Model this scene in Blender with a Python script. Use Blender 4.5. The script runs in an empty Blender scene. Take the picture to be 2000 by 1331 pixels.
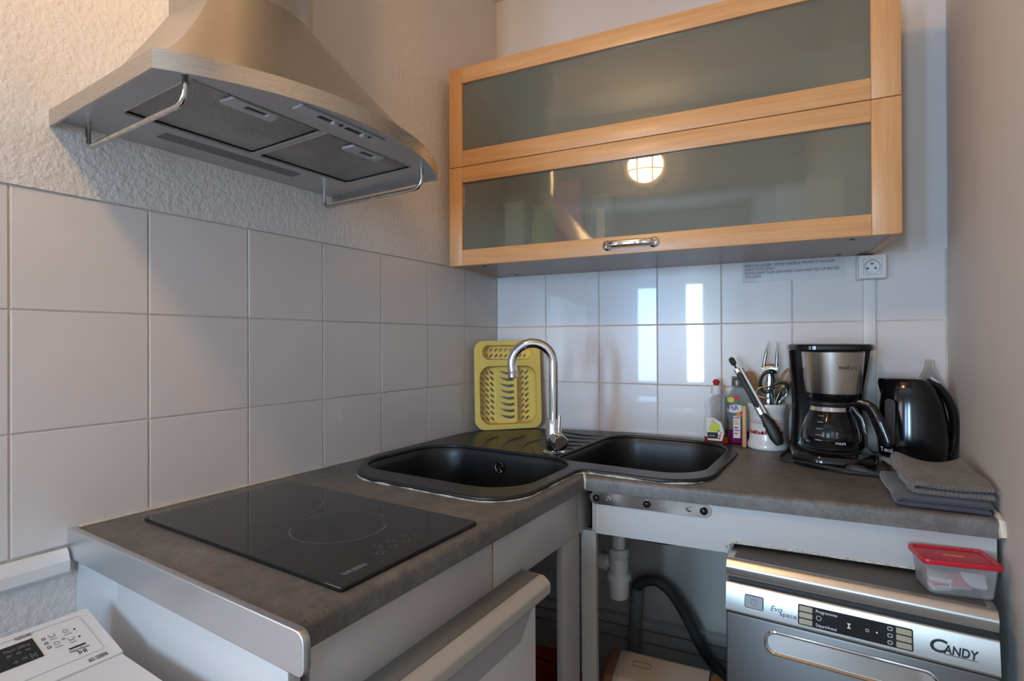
import bpy, bmesh, math, random
from mathutils import Vector, Matrix, noise
random.seed(7)
PI = math.pi
scn = bpy.context.scene
COL = scn.collection

# ------------------------------------------------------------------ camera, light, exposure
CAM = Vector((1.1275, -1.6906, 1.2024)); YAW, PITCH, ROLL, FPX = -0.5603, 0.0029, -0.0043, 1038.2
_f = Vector((math.sin(YAW)*math.cos(PITCH), math.cos(YAW)*math.cos(PITCH), math.sin(PITCH)))
_r = Vector((math.cos(YAW), -math.sin(YAW), 0)); _u = _r.cross(_f)
_R = _r*math.cos(ROLL)+_u*math.sin(ROLL); _U = -_r*math.sin(ROLL)+_u*math.cos(ROLL)
cd = bpy.data.cameras.new('camera'); cam = bpy.data.objects.new('camera', cd); COL.objects.link(cam)
cd.sensor_width = 36; cd.lens = FPX/2000*36; cd.clip_start = 0.02
cam.matrix_world = Matrix(((_R.x, _U.x, -_f.x, CAM.x), (_R.y, _U.y, -_f.y, CAM.y), (_R.z, _U.z, -_f.z, CAM.z), (0, 0, 0, 1)))
scn.camera = cam

w = bpy.data.worlds.new('World'); scn.world = w; w.use_nodes = True
w.node_tree.nodes['Background'].inputs[0].default_value = (0.55, 0.72, 1.0, 1)
w.node_tree.nodes['Background'].inputs[1].default_value = 1.0

def area(name, loc, rot, sx, sy, power, color):
    l = bpy.data.lights.new(name, 'AREA'); l.shape = 'RECTANGLE'; l.size = sx; l.size_y = sy
    l.energy = power; l.color = color
    o = bpy.data.objects.new(name, l); COL.objects.link(o); o.location = loc; o.rotation_euler = rot
    return o
DAY = (-PI/2, 0, PI)
area('daylight', (0.27, -4.46, 1.30), DAY, 0.22, 1.12, 42, (0.34, 0.58, 1.0))
area('daylight.001', (0.80, -4.46, 1.30), DAY, 0.18, 1.12, 48, (0.56, 0.82, 1.0))
area('ambient_fill', (-1.3, -4.46, 1.35), DAY, 1.4, 1.3, 36, (1.0, 0.92, 0.84))  # added warm fill that lifts the ambient level, shining through the wide opening

vs = scn.view_settings
vs.view_transform = 'Standard'; vs.look = 'None'; vs.exposure = 0.06; vs.gamma = 1.0; vs.use_curve_mapping = False

# ------------------------------------------------------------------ frames
A = 0.125                                   # the back wall is skewed by 7 degrees to the side walls
BS = Vector((math.cos(A), math.sin(A), 0)); BN = Vector((math.sin(A), -math.cos(A), 0))
XR = 1.364; ZF = -0.06; ZC = 2.5; ZT = 0.885; ZB = 0.851
def wl(s, d, z): return BS*s+BN*d+Vector((0, 0, z))
def by(x): return x*math.tan(A)             # back wall y at a given x

# ------------------------------------------------------------------ materials
def nt(name):
    m = bpy.data.materials.new(name); m.use_nodes = True
    t = m.node_tree; return m, t, t.nodes['Principled BSDF']
def P(name, col, rough=.5, metal=0, **k):
    m, t, b = nt(name)
    b.inputs['Base Color'].default_value = (*col, 1); b.inputs['Roughness'].default_value = rough; b.inputs['Metallic'].default_value = metal
    for a, v in k.items(): b.inputs[a.replace('_', ' ')].default_value = v
    return m
def coords(t, scale=(1, 1, 1), kind='Object'):
    c = t.nodes.new('ShaderNodeTexCoord'); mp = t.nodes.new('ShaderNodeMapping'); mp.inputs['Scale'].default_value = scale
    t.links.new(c.outputs[kind], mp.inputs[0]); return mp.outputs[0]
def noisen(t, vec, scale, detail=4, rough=.5):
    n = t.nodes.new('ShaderNodeTexNoise'); n.inputs['Scale'].default_value = scale; n.inputs['Detail'].default_value = detail
    n.inputs['Roughness'].default_value = rough; t.links.new(vec, n.inputs['Vector']); return n.outputs['Fac']
def ramp(t, fac, stops):
    r = t.nodes.new('ShaderNodeValToRGB'); e = r.color_ramp.elements
    while len(e) < len(stops): e.new(.5)
    for i, (p, c) in enumerate(stops): e[i].position = p; e[i].color = (*c, 1)
    t.links.new(fac, r.inputs[0]); return r.outputs[0]
def bump(t, b, h, strength, dist, inv=False):
    n = t.nodes.new('ShaderNodeBump'); n.inputs['Strength'].default_value = strength; n.inputs['Distance'].default_value = dist
    n.invert = inv; t.links.new(h, n.inputs['Height']); t.links.new(n.outputs[0], b.inputs['Normal']); return n
def NM(name, c0, c1, scale, rough=.5, metal=0, stretch=(1, 1, 1), detail=4, p0=.3, p1=.7, bmp=0, bdist=.001, **k):
    m, t, b = nt(name); v = coords(t, stretch); f = noisen(t, v, scale, detail)
    t.links.new(ramp(t, f, [(p0, c0), (p1, c1)]), b.inputs['Base Color'])
    b.inputs['Roughness'].default_value = rough; b.inputs['Metallic'].default_value = metal
    if bmp: bump(t, b, f, bmp, bdist)
    for a, q in k.items(): b.inputs[a.replace('_', ' ')].default_value = q
    return m

MT = {}
MT['tile'] = NM('white_tile_glaze', (.70, .655, .64), (.74, .695, .68), 5, rough=.25, Coat_Weight=.5, Coat_Roughness=.03)
MT['grout'] = NM('grout', (.50, .46, .40), (.64, .60, .53), 30, rough=.9)
def plaster(name, c0, c1, scale, strength, dist, rough=.9):
    m, t, b = nt(name); v = coords(t); f = noisen(t, v, scale, 5, .55); g = noisen(t, v, 3, 3)
    t.links.new(ramp(t, g, [(.3, c0), (.7, c1)]), b.inputs['Base Color']); b.inputs['Roughness'].default_value = rough
    bump(t, b, f, strength, dist); return m
MT['plaster'] = plaster('textured_plaster', (.72, .68, .65), (.765, .725, .695), 105, .8, .0042)
MT['paint'] = plaster('smooth_wall_paint', (.70, .66, .64), (.73, .69, .665), 40, .12, .002)
MT['paintr'] = plaster('right_wall_paint', (.68, .65, .62), (.70, .67, .64), 30, .06, .002, .6)
MT['ceiling'] = plaster('ceiling_paint', (.75, .73, .70), (.78, .76, .73), 60, .2, .003)
MT['floor'] = NM('floor_tile_brown', (.22, .16, .11), (.30, .22, .16), 6, rough=.5)
def laminate():
    m, t, b = nt('grey_concrete_laminate'); v = coords(t)
    f0 = noisen(t, v, 9, 6, .6); f1 = noisen(t, v, 48, 5, .7); g = noisen(t, v, 260, 2)
    ad = t.nodes.new('ShaderNodeMath'); ad.operation = 'MULTIPLY_ADD'; ad.inputs[1].default_value = .55; t.links.new(f1, ad.inputs[0])
    ml = t.nodes.new('ShaderNodeMath'); ml.operation = 'MULTIPLY'; ml.inputs[1].default_value = .45; t.links.new(f0, ml.inputs[0]); t.links.new(ml.outputs[0], ad.inputs[2]); f = ad.outputs[0]
    c = ramp(t, f, [(.36, (.095, .088, .083)), (.5, (.138, .129, .121)), (.64, (.195, .183, .172))])
    s = ramp(t, g, [(.29, (.25, .25, .25)), (.36, (1, 1, 1)), (.66, (1, 1, 1)), (.74, (1.6, 1.55, 1.5))])
    mx = t.nodes.new('ShaderNodeMix'); mx.data_type = 'RGBA'; mx.blend_type = 'MULTIPLY'; mx.inputs[0].default_value = .8
    t.links.new(c, mx.inputs[6]); t.links.new(s, mx.inputs[7]); t.links.new(mx.outputs[2], b.inputs['Base Color'])
    b.inputs['Roughness'].default_value = .42; bump(t, b, g, .25, .0006); return m
MT['laminate'] = laminate()
def steel(name, col, rough, stretch, amt=.10):
    m, t, b = nt(name); v = coords(t, stretch); f = noisen(t, v, 900, 2)
    t.links.new(ramp(t, f, [(.3, tuple(c*.97 for c in col)), (.7, col)]), b.inputs['Base Color'])
    mr = t.nodes.new('ShaderNodeMapRange'); mr.inputs[3].default_value = rough-amt; mr.inputs[4].default_value = rough+amt
    t.links.new(f, mr.inputs[0]); t.links.new(mr.outputs[0], b.inputs['Roughness']); b.inputs['Metallic'].default_value = 1
    return m
MT['steel'] = steel('brushed_steel', (.56, .54, .51), .27, (.03, .03, 1), .07)
MT['steelv'] = steel('brushed_steel_canopy', (.50, .48, .45), .30, (.03, .03, 1), .07)
MT['steelc'] = steel('brushed_steel_carafe_head', (.60, .56, .52), .26, (.04, .04, 1), .015)
MT['under'] = steel('hood_underside_steel', (.56, .56, .57), .42, (.05, 1, .05))
MT['alu'] = steel('brushed_aluminium', (.66, .68, .70), .36, (.05, 1, 1), .06)
MT['chrome'] = P('chrome', (.82, .82, .83), .06, 1)
MT['chrome_dull'] = NM('worn_chrome', (.45, .43, .40), (.8, .78, .75), 60, rough=.14, metal=1)
MT['plate'] = NM('zinc_plate', (.50, .50, .50), (.78, .79, .81), 22, rough=.13, metal=1)
def wood(name, c0, c1, c2, stretch, scale=6, rough=.42):
    m, t, b = nt(name); v = coords(t, stretch); f = noisen(t, v, scale, 6, .62)
    t.links.new(ramp(t, f, [(.25, c0), (.5, c1), (.78, c2)]), b.inputs['Base Color']); b.inputs['Roughness'].default_value = rough
    bump(t, b, f, .05, .0006); b.inputs['Coat Weight'].default_value = .25; b.inputs['Coat Roughness'].default_value = .25; return m
MT['maple_h'] = wood('maple_along', (.52, .27, .115), (.60, .33, .145), (.67, .39, .18), (.8, 14, 14))
MT['maple_v'] = wood('maple_upright', (.52, .27, .115), (.60, .33, .145), (.67, .39, .18), (14, 14, .8))
MT['maple_in'] = P('cabinet_inside', (.62, .52, .40), .6)
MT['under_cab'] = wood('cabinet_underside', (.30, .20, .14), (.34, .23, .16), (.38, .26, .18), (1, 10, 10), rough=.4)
MT['woodspoon'] = wood('spoon_wood', (.22, .12, .05), (.32, .185, .085), (.42, .26, .13), (3, 3, 1), 20, .6)
def frosted():
    m, t, b = nt('frosted_glass'); 
    b.inputs['Base Color'].default_value = (.47, .51, .46, 1); b.inputs['Roughness'].default_value = .24
    b.inputs['Transmission Weight'].default_value = .80; b.inputs['IOR'].default_value = 1.15
    b.inputs['Coat Weight'].default_value = 1; b.inputs['Coat Roughness'].default_value = .015; b.inputs['Coat IOR'].default_value = 1.6
    return m
MT['frost'] = frosted()
MT['blackglass'] = P('black_hob_glass', (.008, .008, .008), .07, 0, Specular_IOR_Level=.55)
MT['hobline'] = P('hob_print', (.22, .22, .22), .4)
MT['sink'] = NM('black_composite', (.008, .008, .009), (.020, .020, .021), 320, rough=.36, bmp=.15, bdist=.0004)
MT['creamseal'] = NM('cream_sealant', (.58, .52, .42), (.70, .65, .55), 40, rough=.6)
MT['limescale'] = NM('cracked_white_sealant', (.35, .33, .28), (.75, .72, .64), 120, rough=.9)
MT['fascia'] = NM('silver_grained_melamine', (.52, .50, .49), (.58, .56, .55), 700, rough=.45, p0=.3, p1=.7, metal=.25)
MT['postgrey'] = NM('grey_board', (.42, .405, .395), (.47, .455, .44), 200, rough=.5)
MT['rawwood'] = wood('raw_chipboard', (.22, .10, .03), (.36, .18, .06), (.45, .25, .1), (4, 4, 2), 30, .8)
MT['white'] = P('white_enamel', (.72, .71, .71), .35)
MT['whitepl'] = P('white_plastic', (.74, .73, .72), .4)
MT['greypl'] = P('light_grey_plastic', (.42, .42, .42), .45)
MT['rail'] = P('beige_grey_rail', (.47, .45, .40), .38)
MT['raildk'] = P('dark_grey_plastic', (.16, .155, .15), .5)
MT['black'] = P('black_gloss_plastic', (.006, .006, .007), .12)
MT['blackm'] = P('black_matt_plastic', (.012, .012, .012), .45)
MT['rubber'] = P('dark_rubber', (.02, .022, .022), .55)
MT['hose'] = P('grey_rubber_hose', (.07, .08, .085), .6)
MT['pipegrey'] = NM('grey_pvc', (.26, .26, .26), (.34, .34, .33), 30, rough=.55)
MT['gauge'] = P('smoky_gauge', (.07, .07, .075), .3)
MT['silver'] = steel('silver_painted_steel', (.60, .585, .56), .34, (.05, 1, 1), .05)
MT['dwdoor'] = steel('dark_steel_door', (.21, .20, .19), .45, (.05, 1, 1), .04)
MT['dwtop'] = P('dark_grey_top', (.085, .08, .075), .5)
MT['gold'] = P('champagne_button', (.33, .28, .19), .4, .2)
MT['screen'] = P('black_display', (.006, .006, .008), .12)
MT['ink'] = P('black_ink', (.012, .012, .014), .6)
MT['inkgrey'] = P('grey_ink', (.18, .18, .19), .6)
MT['inkblue'] = P('blue_grey_ink', (.07, .09, .16), .6)
MT['inkwhite'] = P('white_ink', (.75, .75, .75), .5)
MT['yellow'] = P('yellow_plastic', (1.0, .69, .17), .38, 0, Subsurface_Weight=.15, Subsurface_Scale=.01)
MT['redlid'] = P('red_plastic_lid', (.55, .012, .03), .35, 0, Transmission_Weight=.1)
MT['red'] = P('red_plastic', (.45, .02, .02), .4)
MT['cleartub'] = P('milky_clear_plastic', (.85, .85, .85), .22, 0, Transmission_Weight=.85, IOR=1.15)
MT['clearpet'] = P('clear_plastic', (.94, .95, .95), .04, 0, Transmission_Weight=1.0, IOR=1.12)
MT['glass'] = P('clear_glass', (.96, .97, .97), .0, 0, Transmission_Weight=1.0, IOR=1.25)
MT['liqred'] = P('orange_red_liquid', (.75, .10, .03), .1, 0, Transmission_Weight=.5)
MT['liqmag'] = P('magenta_liquid', (.50, .03, .25), .1, 0, Transmission_Weight=.5)
MT['labw'] = P('label_white', (.75, .75, .72), .5); MT['laby'] = P('label_lime', (.62, .66, .08), .5); MT['labb'] = P('label_black', (.02, .02, .02), .5)
MT['labp'] = P('label_pink', (.65, .05, .22), .5); MT['labo'] = P('label_orange', (.8, .30, .08), .5); MT['labbl'] = P('label_blue', (.02, .04, .28), .5); MT['labr'] = P('label_red', (.6, .02, .04), .5); MT['labg'] = P('label_green', (.06, .28, .05), .5)
MT['ceramic'] = P('white_ceramic', (.72, .72, .71), .18, 0, Coat_Weight=.5)
MT['greenpl'] = P('dark_green_plastic', (.008, .03, .028), .3)
MT['gunmetal'] = P('grey_cap', (.18, .18, .18), .35, .5)
MT['cream'] = P('cream_plastic', (.60, .535, .46), .5); MT['brownpl'] = P('tan_brown_plastic', (.36, .19, .10), .5)
MT['tab_w'] = P('tablet_white', (.8, .79, .77), .6); MT['tab_p'] = P('tablet_pink', (.75, .22, .26), .6)
MT['bulb'] = None
def cloth(name, c0, c1, waffle):
    m, t, b = nt(name); v = coords(t)
    f = noisen(t, v, 60, 3); t.links.new(ramp(t, f, [(.3, c0), (.7, c1)]), b.inputs['Base Color'])
    b.inputs['Roughness'].default_value = .95; b.inputs['Sheen Weight'].default_value = .25
    if waffle:
        hs = []
        for ax in ('X', 'Y'):
            wv = t.nodes.new('ShaderNodeTexWave'); wv.bands_direction = ax; wv.inputs['Scale'].default_value = 48; wv.inputs['Distortion'].default_value = .8
            t.links.new(v, wv.inputs['Vector']); hs.append(wv.outputs['Fac'])
        a = t.nodes.new('ShaderNodeMath'); a.operation = 'MAXIMUM'; t.links.new(hs[0], a.inputs[0]); t.links.new(hs[1], a.inputs[1])
        bump(t, b, a.outputs[0], 1.0, .0022)
    else: bump(t, b, noisen(t, v, 420, 2), .5, .001)
    return m
MT['towel_b'] = cloth('blue_grey_towelling', (.045, .045, .068), (.062, .062, .09), False)
MT['towel_t'] = cloth('taupe_waffle_cloth', (.135, .118, .106), (.175, .155, .14), True)
def meshmat():
    m, t, b = nt('aluminium_filter_mesh'); v = coords(t)
    vo = t.nodes.new('ShaderNodeTexVoronoi'); vo.inputs['Scale'].default_value = 330; t.links.new(v, vo.inputs['Vector'])
    g = noisen(t, v, 8, 3)
    t.links.new(ramp(t, g, [(.3, (.30, .29, .28)), (.7, (.46, .45, .44))]), b.inputs['Base Color'])
    b.inputs['Metallic'].default_value = .8; b.inputs['Roughness'].default_value = .5
    bump(t, b, vo.outputs['Distance'], .8, .002); return m
MT['filter'] = meshmat()
def paper():
    return P('laminated_paper', (.62, .62, .66), .12, 0, Coat_Weight=1, Coat_Roughness=.06)
MT['paper'] = paper()

# ------------------------------------------------------------------ mesh helpers
def ob(name, bm, mat, parent=None, smooth=False, ang=35):
    if isinstance(bm, bpy.types.Mesh): me = bm
    else:
        bmesh.ops.recalc_face_normals(bm, faces=bm.faces)
        me = bpy.data.meshes.new(name); bm.to_mesh(me); bm.free()
    me.name = name
    for m in (mat if isinstance(mat, (list, tuple)) else [mat]): me.materials.append(MT[m] if isinstance(m, str) else m)
    if smooth:
        me.polygons.foreach_set('use_smooth', [True]*len(me.polygons))
        me.set_sharp_from_angle(angle=math.radians(ang))
    o = bpy.data.objects.new(name, me); COL.objects.link(o)
    if parent: o.parent = parent
    return o
def thing(name, label, cat, loc=(0, 0, 0), rz=0, group=None, rot=None):
    o = bpy.data.objects.new(name, None); COL.objects.link(o); o.empty_display_size = .05
    o.location = loc; o.rotation_euler = rot or (0, 0, rz); o['label'] = label; o['category'] = cat
    if group: o['group'] = group
    return o
def tag(o, label, cat, group=None, kind=None):
    o['label'] = label; o['category'] = cat
    if group: o['group'] = group
    if kind: o['kind'] = kind
    return o
def lab(o, label): o['label'] = label; return o
def hexa(bm, c):            # 8 corners: bottom 4 ccw, top 4 ccw
    v = [bm.verts.new(p) for p in c]
    for q in ((3, 2, 1, 0), (4, 5, 6, 7), (0, 1, 5, 4), (1, 2, 6, 5), (2, 3, 7, 6), (3, 0, 4, 7)): bm.faces.new([v[i] for i in q])
    return v
def bx(bm, x0, x1, y0, y1, z0, z1):
    return hexa(bm, [(x0, y0, z0), (x1, y0, z0), (x1, y1, z0), (x0, y1, z0), (x0, y0, z1), (x1, y0, z1), (x1, y1, z1), (x0, y1, z1)])
def bev(bm, r, seg=2, edges=None):
    bmesh.ops.bevel(bm, geom=edges or list(bm.edges), offset=r, segments=seg, profile=.5, affect='EDGES', clamp_overlap=True)
def box(name, x0, x1, y0, y1, z0, z1, mat, parent=None, r=0, seg=2):
    bm = bmesh.new(); bx(bm, x0, x1, y0, y1, z0, z1)
    if r: bev(bm, r, seg)
    return ob(name, bm, mat, parent, smooth=bool(r), ang=50)
def loft(rings, cap0=True, cap1=True, closed=True):
    bm = bmesh.new(); vr = [[bm.verts.new(p) for p in r] for r in rings]; n = len(rings[0])
    for a, b in zip(vr, vr[1:]):
        for i in range(n if closed else n-1):
            j = (i+1) % n; bm.faces.new((a[i], a[j], b[j], b[i]))
    if cap0: bm.faces.new(list(reversed(vr[0])))
    if cap1: bm.faces.new(vr[-1])
    return bm
def lathe(prof, seg=32, loc=(0, 0, 0), M=None):
    bm = bmesh.new(); rings = []
    for r, z in prof:
        if r < 1e-6: rings.append([bm.verts.new((0, 0, z))])
        else: rings.append([bm.verts.new((r*math.cos(2*PI*i/seg), r*math.sin(2*PI*i/seg), z)) for i in range(seg)])
    for a, b in zip(rings, rings[1:]):
        for i in range(seg):
            j = (i+1) % seg
            if len(a) == 1 and len(b) == 1: continue
            if len(a) == 1: bm.faces.new((a[0], b[j], b[i]))
            elif len(b) == 1: bm.faces.new((a[i], a[j], b[0]))
            else: bm.faces.new((a[i], a[j], b[j], b[i]))
    if M: bmesh.ops.transform(bm, matrix=M, verts=bm.verts)
    bmesh.ops.translate(bm, verts=bm.verts, vec=loc); return bm
def smoothpath(pts, n=8):
    pts = [Vector(p) for p in pts]; out = []
    for i in range(len(pts)-1):
        p0 = pts[max(i-1, 0)]; p1 = pts[i]; p2 = pts[i+1]; p3 = pts[min(i+2, len(pts)-1)]
        for k in range(n):
            t = k/n; out.append(.5*((2*p1)+(p2-p0)*t+(2*p0-5*p1+4*p2-p3)*t*t+(3*p1-p0-3*p2+p3)*t**3))
    out.append(pts[-1]); return out
def tube(pts, r, seg=12, flat=None, cap=True, closed=False):
    """sweep a circle (or an ellipse: flat=(ra, rb, axis)) along points; r may be a list"""
    pts = [Vector(p) for p in pts]; n = len(pts); rings = []; up = None
    for i, p in enumerate(pts):
        if closed: t = (pts[(i+1) % n]-pts[i-1]).normalized()
        else: t = (pts[min(i+1, n-1)]-pts[max(i-1, 0)]).normalized()
        if up is None:
            up = Vector(flat[2]) if flat else (Vector((0, 0, 1)) if abs(t.z) < .9 else Vector((1, 0, 0)))
        if flat: up = Vector(flat[2])
        a = (up-t*up.dot(t)).normalized(); b = t.cross(a); up = a
        rr = r[i] if isinstance(r, (list, tuple)) else r
        ra, rb = (flat[0]*rr, flat[1]*rr) if flat else (rr, rr)
        rings.append([p+a*ra*math.cos(2*PI*k/seg)+b*rb*math.sin(2*PI*k/seg) for k in range(seg)])
    if closed: rings.append(rings[0])
    bm = loft(rings, cap and not closed, cap and not closed)
    if closed: bmesh.ops.remove_doubles(bm, verts=bm.verts, dist=1e-6)
    return bm
def fillet(poly, n=8):
    """polygon of (x, y, radius) -> rounded outline"""
    out = []; N = len(poly)
    for i in range(N):
        p = Vector(poly[i][:2]); r = poly[i][2]; a = Vector(poly[i-1][:2]); b = Vector(poly[(i+1) % N][:2])
        u = (a-p); v = (b-p); lu, lv = u.length, v.length; u.normalize(); v.normalize()
        ang = math.acos(max(-1, min(1, u.dot(v))))
        if r <= 0 or ang > PI-.01: out.append((p.x, p.y)); continue
        d = min(r/math.tan(ang/2), lu*.49, lv*.49); r = d*math.tan(ang/2)
        c = p+(u+v).normalized()*(r/math.sin(ang/2)); s = p+u*d-c; e = p+v*d-c
        a0 = math.atan2(s.y, s.x); da = math.atan2(e.y, e.x)-a0
        while da > PI: da -= 2*PI
        while da < -PI: da += 2*PI
        for k in range(n+1): q = a0+da*k/n; out.append((c.x+r*math.cos(q), c.y+r*math.sin(q)))
    return out
def rrect(x0, y0, x1, y1, r, n=6): return fillet([(x0, y0, r), (x1, y0, r), (x1, y1, r), (x0, y1, r)], n)
def ell(cx, cy, rx, ry, n=16, rot=0):
    return [(cx+rx*math.cos(a)*math.cos(rot)-ry*math.sin(a)*math.sin(rot), cy+rx*math.cos(a)*math.sin(rot)+ry*math.sin(a)*math.cos(rot)) for a in (2*PI*i/n for i in range(n))]
def curve_mesh(cu):
    o = bpy.data.objects.new('tmp', cu); COL.objects.link(o)
    dg = bpy.context.evaluated_depsgraph_get(); me = bpy.data.meshes.new_from_object(o.evaluated_get(dg))
    bpy.data.objects.remove(o); return me
def plate(name, outlines, half, mat, parent, M=None, bevel=0, bres=1):
    """flat filled outline with holes, 2*half thick, in the local XY plane"""
    cu = bpy.data.curves.new('tmp', 'CURVE'); cu.dimensions = '2D'; cu.fill_mode = 'BOTH'; cu.extrude = max(half-bevel, 0); cu.bevel_depth = bevel; cu.bevel_resolution = bres; cu.offset = -bevel
    for o in outlines:
        s = cu.splines.new('POLY'); s.points.add(len(o)-1); s.use_cyclic_u = True
        for i, q in enumerate(o): s.points[i].co = (q[0], q[1], 0, 1)
    me = curve_mesh(cu)
    if M: me.transform(M)
    return ob(name, me, mat, parent, smooth=bool(bevel), ang=40)
TV = Matrix.Rotation(PI/2, 4, 'X')                     # XY -> upright, facing local -y
def text(name, body, size, mat, parent, M, align='LEFT', ext=.0002, sx=1, spacing=1, shear=0, fit=None, bold=0):
    cu = bpy.data.curves.new('tmp', 'FONT'); cu.body = body; cu.size = size; cu.extrude = ext; cu.align_x = align; cu.resolution_u = 4; cu.space_character = spacing; cu.shear = shear; cu.offset = bold
    me = curve_mesh(cu)
    if fit: sx = fit/(max(v.co.x for v in me.vertices)-min(v.co.x for v in me.vertices))
    me.transform(M @ Matrix.Diagonal((sx, 1, 1, 1))); return ob(name, me, mat, parent)
def T(x, y, z): return Matrix.Translation((x, y, z))
def RX(a): return Matrix.Rotation(a, 4, 'X')
def RY(a): return Matrix.Rotation(a, 4, 'Y')
def RZ(a): return Matrix.Rotation(a, 4, 'Z')

# ------------------------------------------------------------------ the room
YL = -1.98                                     # where the nook opens into the living room
XW = -2.4; YW = -4.35
TOPT = 1.458; BOTT = .848
bm = bmesh.new()
# side wall: rough plaster above and below a recessed band of tile bedding
bx(bm, -.12, .0035, YL, 0.0, TOPT+.0005, ZC); bx(bm, -.12, -.0020, YL, 0.0, BOTT, TOPT+.0005); bx(bm, -.12, .0035, YL, 0.0, ZF, BOTT)
wall_left = ob('wall_left', bm, ['plaster', 'grout']); 
for p in wall_left.data.polygons:
    if BOTT+.01 < p.center.z < TOPT-.01: p.material_index = 1
tag(wall_left, 'white plaster side wall with square tiles behind the hob and extractor hood', 'wall', kind='structure')
bm = bmesh.new()
def bwbox(bm, s0, s1, d0, d1, z0, z1): return hexa(bm, [wl(s0, d1, z0), wl(s1, d1, z0), wl(s1, d0, z0), wl(s0, d0, z0), wl(s0, d1, z1), wl(s1, d1, z1), wl(s1, d0, z1), wl(s0, d0, z1)])
bwbox(bm, -.02, 1.40, -.12, .002, TOPT-.004, ZC); bwbox(bm, -.02, 1.40, -.12, -.0020, .80, TOPT-.004); bwbox(bm, -.02, 1.40, -.12, 0, ZF, .80)
wall_back = ob('wall_back', bm, ['paint', 'grout'])
for p in wall_back.data.polygons:
    if .82 < p.center.z < TOPT-.01: p.material_index = 1
tag(wall_back, 'back wall with glossy square white tiles behind the sink', 'wall', kind='structure')
def tilemesh(wd, ht):
    bm = bmesh.new(); bx(bm, .0012, wd-.0012, 0, .005, .0012, ht-.0012)
    ed = [e for e in bm.edges if all(v.co.y < .001 for v in e.verts)]
    bev(bm, .0016, 2, ed); bmesh.ops.recalc_face_normals(bm, faces=bm.faces)
    me = bpy.data.meshes.new('tile'); bm.to_mesh(me); bm.free(); me.materials.append(MT['tile'])
    me.polygons.foreach_set('use_smooth', [True]*len(me.polygons)); me.set_sharp_from_angle(angle=math.radians(12)); return me
TM = {}
def tile(wall, M, wd, ht):
    k = (round(wd, 4), round(ht, 4))
    if k not in TM: TM[k] = tilemesh(wd, ht)
    o = bpy.data.objects.new('tile', TM[k]); COL.objects.link(o); o.parent = wall
    j = .0026
    o.matrix_local = M @ T(wd/2, 0, ht/2) @ RX(random.uniform(-j, j)) @ RZ(random.uniform(-j, j)) @ T(-wd/2, random.uniform(-.0003, .0003), -ht/2)
rows = [(TOPT-.2*(k+1), .2) for k in range(3)]
for z0, ht in rows:
    zz = max(z0, BOTT); hh = z0+ht-zz
    for c in range(9):                          # side wall tiles: local x runs along +y, local -y faces the room
        y0 = -(.199+.2*c); wd = .2
        if c == 8: y0, wd = YL, -(.199+.2*7)-YL
        tile(wall_left, Matrix(((0, -1, 0, 0), (1, 0, 0, y0), (0, 0, 1, zz), (0, 0, 0, 1))), wd if c else .2, hh)
    for c in range(7):
        s0 = .2*c; wd = .199 if c == 0 else (.2 if c < 6 else .173); s0 = s0 if c == 0 else s0-.001
        tile(wall_back, RZ(A) @ T(s0, 0, zz), wd, hh)
o = box('wall_right', XR, XR+.12, YW, .25, ZF, ZC, 'paintr'); tag(o, 'smooth beige painted side wall beside the kettle and towels', 'wall', kind='structure')
o = box('floor', XW, XR+.12, YW-.3, .3, ZF-.06, ZF, 'floor'); tag(o, 'brown tiled kitchen floor', 'floor', kind='structure')
o = box('ceiling', XW, XR+.12, YW-.3, .3, ZC, ZC+.06, 'ceiling'); tag(o, 'plain white ceiling', 'ceiling', kind='structure')
bm = bmesh.new(); bx(bm, XW-.1, -.12, YL, YL+.1, ZF, ZC)
o = ob('wall_inner', bm, 'paint'); tag(o, 'living room wall beside the kitchen opening', 'wall', kind='structure')
o = box('wall_side', XW-.1, XW, YW, YL, ZF, ZC, 'paint'); tag(o, 'far side wall of the living room', 'wall', kind='structure')
# wall with the windows, opposite the kitchen
WIN = [(.145, .395, .73, 1.87), (.695, .905, .73, 1.87), (-2.0, -.6, .70, 2.0)]  # the last, wide opening is added to let ambient fill in
bm = bmesh.new(); xs = sorted([XW, XR]+[q for wn in WIN for q in wn[:2]])
for x0, x1 in zip(xs, xs[1:]):
    hit = [wn for wn in WIN if wn[0] <= x0+1e-6 and wn[1] >= x1-1e-6]
    if hit: bx(bm, x0, x1, YW-.1, YW, ZF, hit[0][2]); bx(bm, x0, x1, YW-.1, YW, hit[0][3], ZC)
    else: bx(bm, x0, x1, YW-.1, YW, ZF, ZC)
o = ob('wall_front', bm, 'paint'); tag(o, 'living room wall with tall narrow windows', 'wall', kind='structure')
def panemat():
    m = bpy.data.materials.new('window_glass'); m.use_nodes = True; t = m.node_tree; t.nodes.clear()
    a = t.nodes.new('ShaderNodeBsdfTransparent'); g = t.nodes.new('ShaderNodeBsdfGlossy'); g.inputs['Roughness'].default_value = .02
    x = t.nodes.new('ShaderNodeMixShader'); x.inputs[0].default_value = .05; q = t.nodes.new('ShaderNodeOutputMaterial')
    t.links.new(a.outputs[0], x.inputs[1]); t.links.new(g.outputs[0], x.inputs[2]); t.links.new(x.outputs[0], q.inputs[0]); return m
MT['pane'] = panemat()
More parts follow.
